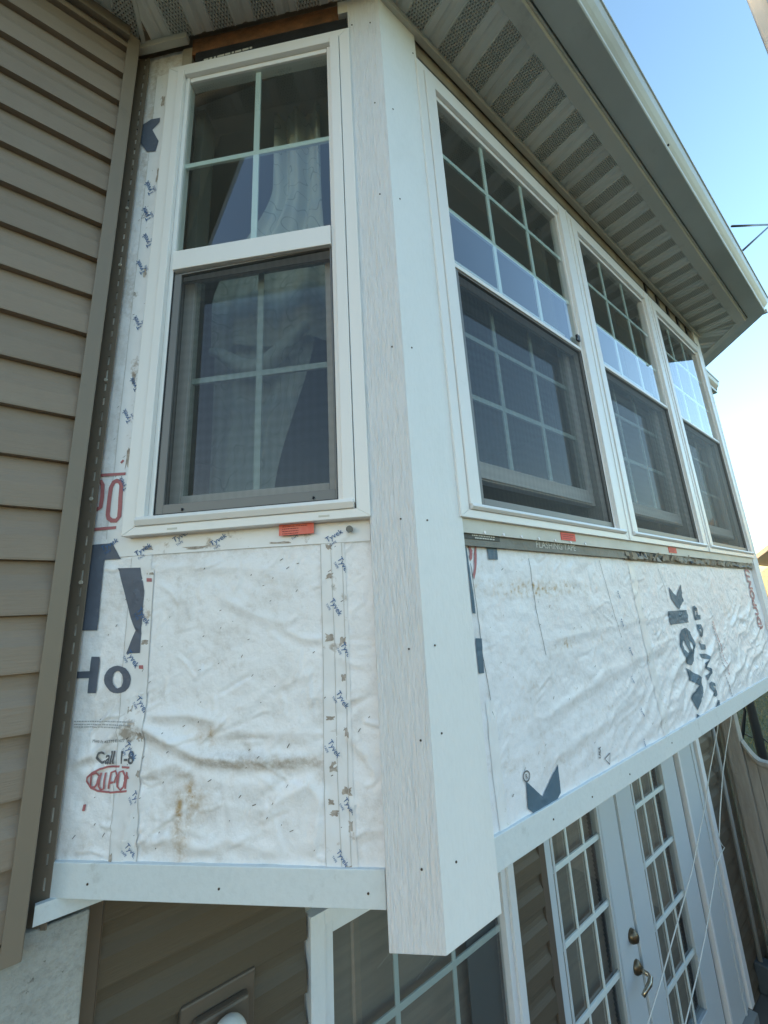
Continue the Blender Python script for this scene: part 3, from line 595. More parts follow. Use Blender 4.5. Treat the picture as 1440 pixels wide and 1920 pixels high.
# tape over the seams
def tapestrip(pts, wd): return strip(bayA, 'seam_tape', pts, wd, M_tape, hA)
tapestrip([(-.186,.155),(-.184,-.10),(-.186,-.30),(-.184,-.45)], .047)
tapestrip([(-.172,.154),(-.168,-.05),(-.168,-.30),(-.163,-.45)], .030)
tapestrip([(-.632,.165),(-.628,-.10),(-.622,-.30),(-.618,-.45)], .050)
tapestrip([(-.612,.12),(-.607,-.10),(-.604,-.30),(-.600,-.45)], .028)
tapestrip([(-.700,1.72),(-.698,1.0),(-.697,.20)], .060)
tapestrip([(-.725,.178),(-.40,.176),(-.10,.170)], .045)
rdg = random.Random(21)
for (gu,gz,gw,gh) in [(-.191,.142,.022,.018),(-.191,.080,.024,.016),(-.193,-.044,.026,.022),(-.166,-.053,.020,.022),(-.166,-.123,.016,.020),(-.194,-.197,.024,.010),(-.163,-.223,.012,.026),(-.190,-.282,.022,.026),(-.165,-.323,.028,.020),(-.196,-.342,.020,.016),(-.190,-.360,.030,.014),(-.160,-.381,.012,.024),(-.167,-.447,.020,.014),(-.607,.112,.026,.010),(-.605,-.037,.024,.014),(-.628,-.173,.016,.028),(-.600,-.225,.024,.030),(-.640,-.440,.010,.032),(-.594,-.29,.014,.02),(-.700,.62,.018,.05),(-.694,.40,.014,.08),(-.700,.95,.016,.05),(-.692,1.30,.012,.08),(-.70,1.60,.016,.06),(-.50,.163,.09,.010),(-.30,.160,.07,.008),(-.62,.172,.04,.016)]:
    pl = []
    for k in range(16):
        cx_, cz_ = math.cos(k*PI/8), math.sin(k*PI/8); q_ = .8/max(abs(cx_),abs(cz_))*rdg.uniform(.45,1.0)
        pl.append((gu+gw/2*cx_*q_, gz+gh/2*cz_*q_))
    print_poly(bayA, 'grime_patch', [pl], M_grime, hA, .0020)
for pts in ([(-.2095,.15),(-.2075,-.1),(-.2095,-.3),(-.2075,-.45)],[(-.1625,.15),(-.1605,-.1),(-.1625,-.3),(-.1605,-.45)],[(-.187,.15),(-.183,-.05),(-.183,-.3),(-.178,-.45)],[(-.657,.15),(-.653,-.1),(-.647,-.3),(-.643,-.45)],[(-.598,.12),(-.593,-.1),(-.590,-.3),(-.586,-.45)],[(-.73,1.7),(-.728,1.0),(-.727,.2)],[(-.70,.155),(-.4,.153),(-.1,.149)]):
    strip(bayA, 'tape_edge', pts, .0010, M_edge, hA, .0020)
for i,(a,b) in enumerate(TR['tA']):
    clip = None
    if i < 7: clip = (-.211,-.155)
    elif i < 13: clip = (-.66,-.592)
    place_text(wA, 'tape_logo', 'Tyvek', a, b, M_inkblue, hA, 1.0, .004, .0030, clip=clip)
    a_,b_ = Vector(a),Vector(b); t = (b_-a_); n = Vector((-t.y,t.x)).normalized()*-.011
    place_text(wA, 'tape_logo', 'TAPE', a_+n+t*.05, a_+n+t*.45, M_inkblue, hA, 1.0, .0, .0030, clip=clip)
tg = part(bayA, 'warning_tag', M_tagA, -.300,-.221,.0105,.0125,.1735,.1985, bevel=0)
for i in range(4): dash_row(tg, 'tag_lettering', (-.292,.1925-.0052*i), (-.255 if i else -.235,.1925-.0052*i), .0016, M_tagtext, hA, i, .0101)
MB().tube([(-.142,.012,.176),(-.142,.008,.176)], .0075, 12).build('flange_screw', M_greytape, bayA)
# staples and splinters in the sheet
def staples(parent, hf, n, u0,u1,z0,z1, seed):
    rd = random.Random(seed); mb = MB()
    for i in range(n):
        u = rd.uniform(u0,u1); z = rd.uniform(z0,z1); a = rd.uniform(.3,1.1); L_ = rd.uniform(.0015,.0045)*(1 if rd.random()<.7 else .45); wd = rd.uniform(.0004,.0007)
        t = Vector((math.cos(a),math.sin(a))); n_ = Vector((-t.y,t.x))
        pts = []
        for s_,q in ((-1,-1),(1,-1),(1,1),(-1,1)):
            p = Vector((u,z)) + t*L_*s_ + n_*wd*q; pts.append((p.x, YW-hf(p.x,p.y)-.0016, p.y))
        mb.quad(*pts)
    o = mb.build('staples', M_staple, parent); o['kind'] = 'stuff'; return o
staples(bayA, hA, 80, -.74,-.10,-.44,.15, 3)
staples(bayA, hA, 26, -.74,-.66,.2,1.7, 4)
# slotted flange of the siding channel, fixed over the wrap
fl = MB(); zc = -.50
fl.box(-.800,-.7750,.0125,.0150,-.555,1.80)
z = -.55
while z < 1.78:
    fl.box(-.7750,-.7690,.0125,.0150,z,z+.014+.006*(.5+.5*math.sin(z*37))); z += .040
fl.box(-.7690,-.757,.0125,.0150,-.555,1.80)
fl.build('channel_flange', M_chand, bayA)
MB().box(-.7750,-.7690,.0148,.0158,-.545,1.79).build('slot_backing', M_slot, bayA)
for zz in (-.0035+.105,1.18,.30,.98,.62):
    MB().tube([(-.7715,.0127,zz),(-.7715,.0095,zz)], .0045, 10).build('flange_nail', M_flange, bayA)

# ---- front face
bayB = thing('bay_front_wall', 'long front wall of the bay, wrinkled white house wrap below the three windows', 'wall', FB)
for d in ((.02,2.86,.032,.055,-.50,.19),(.02,.20,.032,.055,.19,1.69),(2.75,2.86,.032,.055,.19,1.69),(.02,2.86,.032,.055,1.69,1.835)):
    MB().box(*d).build('sheathing_board', M_osb, bayB)
wB = wrap_mesh('house_wrap', .10,2.77,-.455,.143,.0044,hB,stainB,M_wrapB,bayB, wav=1)
for lps in TR['B_blue']: print_poly(wB, 'blue_print', lps, M_blue, hB)
for lps in TR['B_red']: print_poly(wB, 'red_print', lps, M_red, hB)
for a,b in TR['tB']: place_text(wB, 'tape_logo', 'Tyvek', a, b, M_inkblue, hB, .9, .02, .0028)
a,b = TR['usa']; place_text(wB, 'printed_word', 'USA', a, b, M_ink, hB, .9, .03)
a,b = TR['dupontB']; place_text(wB, 'printed_word', '(DUPONT)', a, b, M_redf, hB, 1.5, .035, off=.0034)
for i,(a,b) in enumerate(TR['sciB']): dash_row(wB, 'fine_print', a, b, .007, [M_redf,M_finkb][i], hB, 7+i)
print_stroke(wB, 'recycling_mark', TR['tri'], .004, M_ink, hB, True)
(ru,rz), = TR['reg']
print_stroke(wB, 'registered_mark', [(ru+.012*math.cos(k*PI/6), rz+.010*math.sin(k*PI/6)) for k in range(12)], .003, M_ink, hB, True)
place_text(wB, 'registered_mark', 'R', (ru-.004,rz-.005), (ru+.004,rz-.005), M_ink, hB, 1, .02)
# seam tape running down the middle and creases
strip(bayB, 'seam_tape', [(1.055,.12),(1.06,-.1),(1.07,-.3),(1.075,-.45)], .050, M_tape, hB)
strip(bayB, 'seam_tape', [(.20,-.20),(.20,-.33),(.205,-.45)], .03, M_tape, hB)
staples(bayB, hB, 170, .22,2.7,-.42,.13, 5)
def crease(pts): strip(bayB, 'crease_line', pts, .0016, M_ink, hB, .0010)
crease([(.42,.12),(.425,-.04),(.44,-.13)]); crease([(.82,.13),(.84,.04),(.86,-.05),(.88,-.12)]); crease([(1.30,.11),(1.33,.03),(1.33,-.02)]); crease([(.185,.10),(.19,-.1),(.21,-.25),(.215,-.44)])
# nailing flange under the sills, grey flashing tape, torn felt
MB().box(.14,2.79,.004,.009,.1685,.210).build('nailing_flange', M_flange, bayB)
MB().box(.14,1.10,.0115,.0135,.140,.1700).build('flashing_tape', M_greytape, bayB)
MB().box(.14,.29,.010,.0115,.156,.1700).build('flashing_tape', M_black, bayB)
place_text(bayB, 'tape_lettering', 'FLASHING TAPE', (.45,.150), (.66,.150), M_flange, hB, .9, .0, flat=.0108)
dash_row(bayB, 'tape_lettering', (.185,.1655), (.27,.1655), .003, M_flange, hB, 3, .0094)
dash_row(bayB, 'tape_lettering', (.195,.1595), (.27,.1595), .003, M_flange, hB, 4, .0094)
for k in range(7):
    x = .225+.072*k*(1+.02*k); MB().tube([(x,.004,.1735),(x,.0015,.1735)], .0038, 10).build('flange_nail', M_wrapB, bayB)
rd = random.Random(11); mb = MB(); x = 1.00
while x < 2.72:                                                   # ragged strip of torn felt and splintered sheathing
    wdt = rd.uniform(.012,.045); zt = .172-rd.uniform(0,.012); zb_ = .138+rd.uniform(0,.012); yo = rd.uniform(-.006,.010)
    mb.quad((x,.008+yo*.3,zb_),(x+wdt,.006+yo,zb_+rd.uniform(-.006,.006)),(x+wdt*rd.uniform(.3,1.2),.008-yo,zt+rd.uniform(-.006,.006)),(x+rd.uniform(-.01,.01),.010,zt), mi=rd.choice([0,0,0,1,3,3,3]))
    x += wdt*rd.uniform(.35,.8)
torn = mb.build('torn_felt', [M_dirtywood, M_black, M_osb, M_feltpaper], bayB); torn['kind'] = 'stuff'
MB().box(1.0,2.79,.0145,.018,.136,.175).build('felt_backing', mat('tan_felt', (.34,.27,.18), .8, var=.8, vscale=14, vcol=(.08,.06,.045), bump=.005, bscale=30), bayB)
for (x0_,x1_,lab) in ((.572,.652,'orange-red warning tag nearest the corner post'),(1.402,1.488,'orange-red warning tag under the middle window')):
    t_ = part(bayB, 'warning_tag', M_tag, x0_,x1_,.0022,.0036,.1775,.2005, bevel=0, label=lab)
    for i in range(3): dash_row(t_, 'tag_lettering', (x0_+.006,.1945-.0058*i), (x1_-.006-.01*i,.1945-.0058*i), .0018, M_tagtext, hB, i, .0019)
# head of the wall above the windows
MB().box(.147,2.80,.012,.030,1.694,1.812).build('head_flashing', M_dirtywood, bayB)
MB().box(.150,2.78,-.0045,.012,1.6915,1.7035).build('head_gap', M_black, bayB)
rd = random.Random(5)
for k in range(5):
    xx = 1.95+k*.17; MB().box(xx,xx+.03,.004,.012,1.70,1.80).build('torn_scrap', M_black, bayB)

# ---- far angled face (turned away, closes the bay)
bayC = thing('bay_far_wall', 'far angled wall closing the right end of the bay', 'wall', FC)
MB().box(.01,.80,.02,.055,-.50,1.835).build('sheathing_board', M_smooth, bayC)

# ================================================================ CORNER POSTS AND SKIRTS
def screws(parent, pts, y=0):
    mb = MB()
    for (u,z) in pts: mb.tube([(u,y-.0012,z),(u,y+.002,z)], .0021, 8)
    o = mb.build('nail_heads', M_staple, parent); o['kind']='stuff'; return o
def mitre_board(fr_from, name, m, parent, x0, x1, thick, z0, z1, mitre_left=False, mitre_right=False, k=.414):
    # board on the face plane y=0..thick whose end at the corner is cut on the mitre
    xl = (x0, x0+k*thick) if mitre_left else (x0,x0); xr = (x1, x1-k*thick) if mitre_right else (x1,x1)
    r = lambda z: [(xl[0],0,z),(xr[0],0,z),(xr[1],thick,z),(xl[1],thick,z)]
    return MB().loft([r(z0), r(z1)]).build(name, m, parent, .0012)
post = thing('corner_post', 'tall white corner post of two trim boards between side window and front windows', 'corner post')
def framed(parent, fr):
    e = bpy.data.objects.new('e', None); return e
bA = mitre_board(FA,'side_board',M_board,post,-.0955,0,.0215,-.5565,1.829,mitre_right=True); bA.matrix_local = FA
bA['label'] = 'wood-grained board on the narrow side'
bB = mitre_board(FB,'front_board',M_smooth,post,0,.1467,.0215,-.5565,1.829,mitre_left=True); bB.matrix_local = FB
s1 = screws(post,[(u,z) for f,u,z in TR['nails'] if f=='A']); s1.matrix_local = FA
s2 = screws(post,[(u,z) for f,u,z in TR['nails'] if f=='B']); s2.matrix_local = FB
post2 = thing('corner_post', 'slim white corner post at the far right end of the bay', 'corner post')
q = mitre_board(FB,'front_board',M_smooth,post2,XF-.115,XF,.0215,-.5565,1.829,mitre_right=True); q.matrix_local = FB
q = mitre_board(FC,'side_board',M_board,post2,0,.11,.0215,-.5565,1.829,mitre_left=True); q.matrix_local = FC

skA = thing('skirt_board', 'short pale trim board along the bottom edge of the angled left wall', 'trim board', FA)
part(skA, 'board', M_skirt, -.762,-.0985,.0135,.030,-.5045,-.4444, bevel=.0015)
screws(skA, [(u,z) for f,u,z in TR['fn'] if f=='A'], .0135)
skB = thing('skirt_board', 'long pale trim board along the bottom edge of the front wall', 'trim board', FB)
part(skB, 'board', M_skirt, .1475,2.756,.0135,.030,-.5045,-.4444, bevel=.0015)
screws(skB, [(u,z) for f,u,z in TR['fn'] if f=='B'], .0135)
under = thing('bay_underside', 'white board closing the underside of the bay against the house wall', 'underside panel')
MB().loft([[(-.47,.52,z),(.015,.035,z),(2.855,.035,z),(3.34,.52,z),(3.34,.622,z),(-.47,.622,z)] for z in (-.503,-.494)]).build('panel', M_smooth, under)
MB().box(-.547,-.40,.534,.545,-.537,-.5035).build('ledger_strip', M_skirt, under)

# ================================================================ WINDOWS
def make_window(name, label, fr, u0,u1,z0,z1, cl,cr, gl0,gl1, gz_top, zm0,zm1, zs, cols,rows, raise_, thin, group=None, screen=None, tilt=0):
    """u0..u1,z0..z1 outer casing; gl0..gl1 glass; zm0..zm1 meeting rail face; zs top of sill nosing"""
    t = thing(name, label, 'window', fr, group)
    V = M_vinyl
    # outer flat casing (mitred picture frame) standing 6 mm proud
    cw = .030
    def cas(pts_in, pts_out, nm='casing'):
        (a0,b0),(a1,b1) = pts_out; (c0,d0),(c1,d1) = pts_in
        rings = [[(a0,-.006,b0),(c0,-.006,d0),(c0,.03,d0),(a0,.03,b0)],[(a1,-.006,b1),(c1,-.006,d1),(c1,.03,d1),(a1,.03,b1)]]
        return MB().loft(rings).build(nm, V, t, .0012)
    iu0,iu1,iz0,iz1 = u0+cl,u1-cr,z0+.020,z1-.026
    cas([(iu0,iz0),(iu0,iz1)],[(u0,z0),(u0,z1)]); cas([(iu1,iz0),(iu1,iz1)],[(u1,z0),(u1,z1)])
    cas([(iu0,iz1),(iu1,iz1)],[(u0,z1),(u1,z1)]); cas([(iu0,iz0),(iu1,iz0)],[(u0,z0),(u1,z0)])
    # stepped main frame inside
    def step(x0,x1,zz0,zz1,y0,y1,nm='frame',mm=None): return part(t, nm, mm or V, x0,x1,y0,y1,zz0,zz1)
    e = .0015
    for (a,b_) in ((iu0+e,gl0-.012),(gl1+.012,iu1-e)):
        step(a,b_,iz0+.012,iz1-e,-.010,.034)
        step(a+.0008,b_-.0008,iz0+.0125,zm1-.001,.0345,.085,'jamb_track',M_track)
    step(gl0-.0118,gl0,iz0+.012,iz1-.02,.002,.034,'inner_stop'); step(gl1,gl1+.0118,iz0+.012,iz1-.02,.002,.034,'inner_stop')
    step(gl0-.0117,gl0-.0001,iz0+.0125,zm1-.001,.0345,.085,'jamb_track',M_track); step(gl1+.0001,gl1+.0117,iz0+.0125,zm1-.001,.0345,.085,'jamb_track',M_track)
    step(gl0-.0115,gl1+.0115,gz_top+.018,iz1-e-.001,-.008,.034,'head'); step(gl0+.001,gl1-.001,gz_top,gz_top+.0178,.004,.034,'head')
    # sill with sloped nosing
    MB().loft([[(iu0+.004,-.016,zs-.010),(iu0+.004,-.012,zs-.002),(iu0+.004,.09,zs+.006),(iu0+.004,.09,iz0+.0005),(iu0+.004,-.010,iz0+.0005)],[(iu1-.004,-.016,zs-.010),(iu1-.004,-.012,zs-.002),(iu1-.004,.09,zs+.006),(iu1-.004,.09,iz0+.0005),(iu1-.004,-.010,iz0+.0005)]]).build('sill', V, t, .001)
    # upper sash
    part(t,'meeting_rail', V, gl0+.0005,gl1-.0005, (-.004 if not thin else .002),.040, zm0,zm1)
    up = MB().quad((gl0,.010,zm1-.002),(gl1,.010,zm1-.002),(gl1,.010,gz_top+.002),(gl0,.010,gz_top+.002)).build('upper_glass_pane', M_glass, t)
    def grid(x0,x1,za,zb,y,nm,gw=.0085):
        for i in range(1,cols):
            x = x0+(x1-x0)*i/cols; part(t, nm, M_grille, x-gw,x+gw,y,y+.006,za,zb, bevel=.0008)
        for j in range(1,rows):
            zz = za+(zb-za)*j/rows
            part(t, nm, M_grille, x0,x1,y-.0006,y+.0066,zz-gw*.95,zz+gw*.95, bevel=.0008)
    grid(gl0,gl1,zm1,gz_top,.015,'muntin')
    part(t,'glint_cover_rail',M_track,gl0+.001,gl1-.001,.0405,.0505,zm0,zm0+.075)  # added dark rail covering the sky glints at the lower pane's top
    # lower sash, set back and raised by raise_
    yb = .052; sz0 = zs+.004+raise_; sz1 = sz0+(zm1-zs-.004)
    st = .030
    part(t,'lower_sash_stile',M_vinyl_in,gl0+.002,gl0+.002+st,yb,yb+.030,sz0,sz1); part(t,'lower_sash_stile',M_vinyl_in,gl1-.002-st,gl1-.002,yb,yb+.030,sz0,sz1)
    part(t,'lower_sash_rail',M_vinyl_in,gl0+.002+st,gl1-.002-st,yb,yb+.030,sz0,sz0+.055); part(t,'lower_sash_rail',M_vinyl_in,gl0+.002+st,gl1-.002-st,yb,yb+.030,sz1-.034,sz1)
    part(t,'sash_lip',M_vinyl_in,gl0+.002+st,gl1-.002-st,yb-.006,yb-.0002,sz0+.004,sz0+.012)
    lx0,lx1,lz0,lz1 = gl0+.002+st,gl1-.002-st,sz0+.055,sz1-.034
    MB().quad((lx0,yb+.010,lz0),(lx1,yb+.010,lz0),(lx1,yb+.010,lz1),(lx0,yb+.010,lz1)).build('lower_glass_pane', M_glass, t)
    grid(lx0,lx1,lz0,lz1,yb+.016,'muntin')
    # insect screen in the outer track
    s0 = gl0+.002; s1_ = gl1-.002; sa = zs+.004; sb = zm0-.001
    fw = .016 if screen is None else screen
    def tz(x,z): return z + tilt*(x-(s0+s1_)/2)*((z-sa)/(sb-sa))
    def bar(xa,xb,za,zb,nm='screen_frame'):
        r = lambda x: [(x,.006,tz(x,za)),(x,.006,tz(x,zb)),(x,.016,tz(x,zb)),(x,.016,tz(x,za))]
        return MB().loft([r(xa),r(xb)]).build(nm, M_scr, t, .0008)
    bar(s0,s0+fw,sa,sb); bar(s1_-.005,s1_,sa,sb); bar(s0+fw,s1_-.005,sa,sa+fw*1.15); bar(s0+fw,s1_-.005,sb-.005,sb)
    msh = MB().quad((s0+.003,.011,tz(s0,sa+.003)),(s1_-.003,.011,tz(s1_,sa+.003)),(s1_-.003,.011,tz(s1_,sb-.003)),(s0+.003,.011,tz(s0,sb-.003))).build('insect_screen', M_mesh, t)
    # dark gasket line round the screen
    for d in ((gl0,gl0+.0022,sa,sb),(gl1-.0022,gl1,sa,sb)): MB().box(d[0],d[1],.0035,.0055,d[2],d[3]).build('gasket', M_dark, t)
    MB().box(gl0+.0022,gl1-.0022,.0035,.0055,zs+.0015,zs+.0045).build('gasket', M_dark, t)
    # interior jamb box
    part(t,'interior_jamb',M_jamb,gl0-.03,gl0-.001,.087,.15,zs,gz_top+.02,bevel=0); part(t,'interior_jamb',M_jamb,gl1+.001,gl1+.03,.087,.15,zs,gz_top+.02,bevel=0)
    part(t,'interior_stool',M_jamb,gl0-.03,gl1+.03,.092,.17,zs-.03,zs-.002,bevel=0)
    return t
wa = make_window('side_window','tall two-over-two double-hung window in the angled left wall, curtain behind it',FA,-.668,-.0925,.197,1.690,.032,.030,-.600,-.163,1.626,.917,.977,.240,2,2,0.0,False,screen=.020,tilt=.028)
for x in (-.555,-.205): MB().box(x,x+.024,-.0068,-.0060,.2035,.2075).build('weep_slot', M_flange, wa)
for x in (-.53,-.22): MB().tube([(x,.0055,.249),(x+.002,.003,.253)], .0025, 6).build('screen_tab', M_dark, wa)
GW = 'three windows side by side in the front of the bay'
labs = ['nearest of the three front bay windows, beside the corner post','middle one of the three windows in the front wall of the bay','farthest of the three front bay windows, at the slim far post']
for i in range(3):
    o = .138 + .885*i
    t = make_window('front_window', labs[i], FB, o, o+.8835, .203,1.690, .030,.030, o+.085,o+.7985, 1.606,.948,.962,.240, 3,3,[.088,.090,.080][i],True,GW)
    MB().box(o+.087,o+.097,-.0110,-.0102,.2275,.2315).build('rating_label', M_flange, t)
    if i == 0:
        MB().box(o+.092,o+.130,.040,.052,.300,.330).build('sash_latch', M_dark, t)
        MB().box(o+.775,o+.795,-.004,.004,.985,1.010).box(o+.765,o+.778,-.006,0,.982,.990).tube([(o+.770,-.003,.985),(o+.752,-.008,.975)],.003,6).build('screen_clip', M_dark, t)
# mullion covers between the units
for i in (1,2):
    o = .138+.885*i; MB().box(o-.004,o+.004,-.0085,-.006,.2035,1.688).build('mullion_joint_cover', M_vinyl, bayB)

# curtain behind the side window
cu = thing('curtain', 'sheer patterned pale curtain hanging inside the side window', 'curtain', FA)
def curtain_sheet(fz, z0, z1, nz, nx, name, y0):
    mb = MB()
    for j in range(nz+1):
        z = z0+(z1-z0)*j/nz; a,b_,amp,fr_ = fz(z)
        for i in range(nx+1):
            s_ = i/nx; mb.v.append((a+(b_-a)*s_, y0+amp*math.sin(s_*fr_+1.3*math.sin(z*3))+amp*.4*math.sin(s_*fr_*2.3+z*5), z))
    for j in range(nz):
        for i in range(nx): q = j*(nx+1)+i; mb.f.append((q,q+1,q+nx+2,q+nx+1)); mb.mi.append(0)
    return mb.build(name, M_curt, cu, smooth=True)
def top_f(z):
    t_ = ss(1.40,.95,z); return (-.40-.20*t_, -.235+.01*t_, .016, 13)
curtain_sheet(top_f, .80,1.72, 60, 90, 'gathered_panel', .19)
def low_f(z):
    t_ = ss(.9,.3,z); return (-.60, -.27-.13*t_, .010, 12)
curtain_sheet(low_f, .22,.86, 40, 60, 'hanging_panel', .215)
mb = MB()
pts = [(-.58+.30*k/20, .165, .78-.10*math.sin(PI*k/20)**1.5+.05*(k/20)) for k in range(21)]
mb.tube(pts, [.012+.016*math.sin(PI*k/20) for k in range(21)], 10).build('tie_swag', M_curt, cu, smooth=True)

# room furniture hint: a small table and lamp? (dark, only shapes) 
tb = thing('dining_table', 'dark wooden table standing in the room behind the front windows', 'table')
MB().box(.6,2.2,1.3,2.2,.22,.25).build('tabletop', M_floorin, tb, .004)
for x in (.68,2.12):
    for y in (1.38,2.12): MB().box(x-.03,x+.03,y-.03,y+.03,-.5,.22).build('leg', M_floorin, tb, .004)

# ================================================================ EAVES, SOFFIT AND GUTTER
ZS = 1.830; DE = .236
T22 = .41421
eaves = thing('roof_eaves', 'grey vented metal soffit wrapping round the top of the bay', 'eaves')
def soffit_run(fr, xa, xb, la, lb, off):
    """panels between wall line x=xa..xb; la/lb: mitre slope at each end (dx per metre outward)"""
    P_ = .139; k0 = math.floor((xa-1 - off)/P_); x = off+k0*P_
    prof = [(0,0,1),(.066,0,0),(.069,.004,0),(.073,0,0),(.093,0,0),(.097,-.004,0),(.1025,-.007,0),(.108,-.004,0),(.112,0,0),(.132,0,0),(.1355,.004,0),(.139,0,1)]
    while x < xb+1:
        ms = {0:MB(),1:MB()}
        for (p,h,v),(p2,h2,v2) in zip(prof[:-1],prof[1:]):
            def yr(xx):
                # outward distance range available at xx
                d0 = 0.0; d1 = DE
                if xx < xa: 
                    if la >= 0: return None
                    d0 = max(d0,(xa-xx)/(-la))
                elif la > 0: d1 = min(d1,(xx-xa)/la)
                if xx > xb:
                    if lb <= 0: return None
                    d0 = max(d0,(xx-xb)/lb)
                elif lb < 0: d1 = min(d1,(xb-xx)/(-lb))
                return (d0,d1) if d1-d0 > -1e-6 else None
            a_ = yr(x+p); b_ = yr(x+p2)
            if a_ is None or b_ is None: continue
            if a_[1]-a_[0] < 1e-4 and b_[1]-b_[0] < 1e-4: continue
            ms[1 if (v and p==0) else 0].quad((x+p,-a_[0],ZS-h),(x+p2,-b_[0],ZS-h2),(x+p2,-b_[1],ZS-h2),(x+p,-a_[1],ZS-h))
        if ms[0].f or ms[1].f:
            me = MB(); 
            for k_ in (0,1):
                n = len(me.v); me.v += ms[k_].v; me.f += [tuple(i+n for i in f) for f in ms[k_].f]; me.mi += [k_]*len(ms[k_].f)
            m_ = bpy.data.meshes.new('soffit_panel'); m_.from_pydata(me.v,[],me.f); m_.update(); m_.polygons.foreach_set('material_index', me.mi)
            o_ = link('soffit_panel', m_, [M_soff,M_perf], eaves); o_.matrix_local = fr
        x += P_
soffit_run(FB, 0, XF, -T22, T22, .382+.0)
soffit_run(FA, -.768, 0, T22, -(-T22), .03)
soffit_run(FC, 0, .768, -T22, -T22, .05)
soffit_run(FM, -2.5, -.543, 0.0001, -T22, .06)
def corner_pts(d):
    """bay outline offset outward by d, from far left of the main wall to far right"""
    return [(-2.5,.543-d),(-.543-T22*d,.543-d),(-T22*d,-d),(XF+T22*d,-d),(XF+.543+T22*d,.543-d),(4.12,.543-d)]
def sweep(name, prof, m, parent, i0=0, i1=5, bevel=0, close=True):
    """prof: list of (outward d, z)"""
    cps = [corner_pts(d) for d,z in prof]
    rings = [[(cps[j][i][0],cps[j][i][1],prof[j][1]) for j in range(len(prof))] for i in range(i0,i1+1)]
    return MB().loft(rings, close=close, caps=close).build(name, m, parent, bevel)
sweep('wall_trim', [(-.006,1.803),(.013,1.803),(.013,1.8285),(-.006,1.8285)], M_softrim, eaves, 2, 4, .001)
q_ = MB().box(-.79,-.615,-.013,.006,1.803,1.8285).build('wall_trim', M_softrim, eaves, .001); q_.matrix_local = FA
sweep('soffit_trim', [(DE-.034,1.8275),(DE-.034,1.822),(DE+.014,1.822),(DE+.019,1.826),(DE+.019,1.85),(DE+.010,1.85)], M_softrim, eaves, 0, 5, .0012)
sweep('fascia', [(DE+.0185,1.832),(DE+.026,1.832),(DE+.026,1.97),(DE+.0185,1.97)], M_softrim, eaves)
# mitre strips covering the panel ends at the far corner
def hip(p, q, nm='mitre_strip'):
    p = Vector(p); q = Vector(q); t_ = (q-p).normalized(); n = Vector((-t_.y,t_.x,0))*.006
    MB().loft([[p+n+Vector((0,0,-.010)),p-n+Vector((0,0,-.010)),p-n,p+n],[q+n+Vector((0,0,-.010)),q-n+Vector((0,0,-.010)),q-n,q+n]]).build(nm, M_softrim, eaves)
hip((XF,0,ZS),(XF+T22*DE,-DE,ZS)); hip((0,0,ZS),(-T22*DE,-DE,ZS)); hip((-.543,.543,ZS),(-.543-T22*DE,.543-DE,ZS))
gut = thing('rain_gutter', 'long metal rain gutter along the roof edge above the bay', 'gutter')
G0 = DE+.030
gp = [(G0,1.842),(G0+.084,1.838),(G0+.088,1.842),(G0+.089,1.856),(G0+.083,1.862),(G0+.084,1.872),(G0+.096,1.886),(G0+.108,1.902),(G0+.114,1.918),(G0+.115,1.936),(G0+.120,1.938),(G0+.120,1.950),(G0+.112,1.950),(G0+.110,1.925),(G0+.085,1.880),(G0+.080,1.850),(G0+.004,1.850),(G0+.004,1.955),(G0,1.955)]
sweep('trough', gp, M_gut, gut, 0, 5, .0008)
# seam clip at the far corner and a drilled screw
cp = corner_pts(G0+.09)[3]
MB().box(cp[0]-.012,cp[0]+.010,cp[1]-.006,cp[1]+.02,1.836,1.86).build('corner_seam', M_softrim, gut)
MB().tube([(1.28,-(G0+.086),1.868),(1.28,-(G0+.094),1.868)], .0045, 8).build('gutter_screw', M_dark, gut)
roof = thing('roof', 'dark shingle roof above the eaves', 'roof')
cps = corner_pts(DE+.02)
top = [(x*.75+.3, 3.0, 3.0) for x,_ in cps]
mb = MB()
for i in range(5): mb.quad((*cps[i],1.965),(*cps[i+1],1.965),top[i+1],top[i])
mb.build('shingle_slope', M_roof, roof)
mb = MB(); mb.loft([[(x,y,z) for x,y in corner_pts(-.03)]+[(4.0,4.4,z),(-2.5,4.4,z)] for z in (1.90,1.95)]).build('deck', M_room, roof)

# ================================================================ LOWER STOREY
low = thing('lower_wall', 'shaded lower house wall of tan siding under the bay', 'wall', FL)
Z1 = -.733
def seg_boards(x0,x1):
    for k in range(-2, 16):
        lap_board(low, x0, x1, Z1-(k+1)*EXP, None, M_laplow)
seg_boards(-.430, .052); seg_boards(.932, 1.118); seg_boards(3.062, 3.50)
MB().box(-.45,3.5,.003,.05,-.60,-.50).box(-.45,.08,.003,.05,-2.56,-.60).box(.92,1.15,.003,.05,-2.56,-.60).box(3.04,3.46,.003,.05,-2.56,-.60).box(.05,.95,.003,.05,-2.56,-1.85).build('sheathing', M_room, low)
MB().box(3.4995,3.66,.012,.04,-2.56,-.5).build('corner_filler', M_laplow, low)
MB().box(3.46,3.499,.0,1.6,-2.56,-.5).build('corner_return', M_laplow, low)
MB().box(-.456,-.428,-.024,-.002,-2.56,-.52).box(-.428,-.4255,-.024,-.016,-2.56,-.52).build('end_trim', M_chanlow, low, .0015)
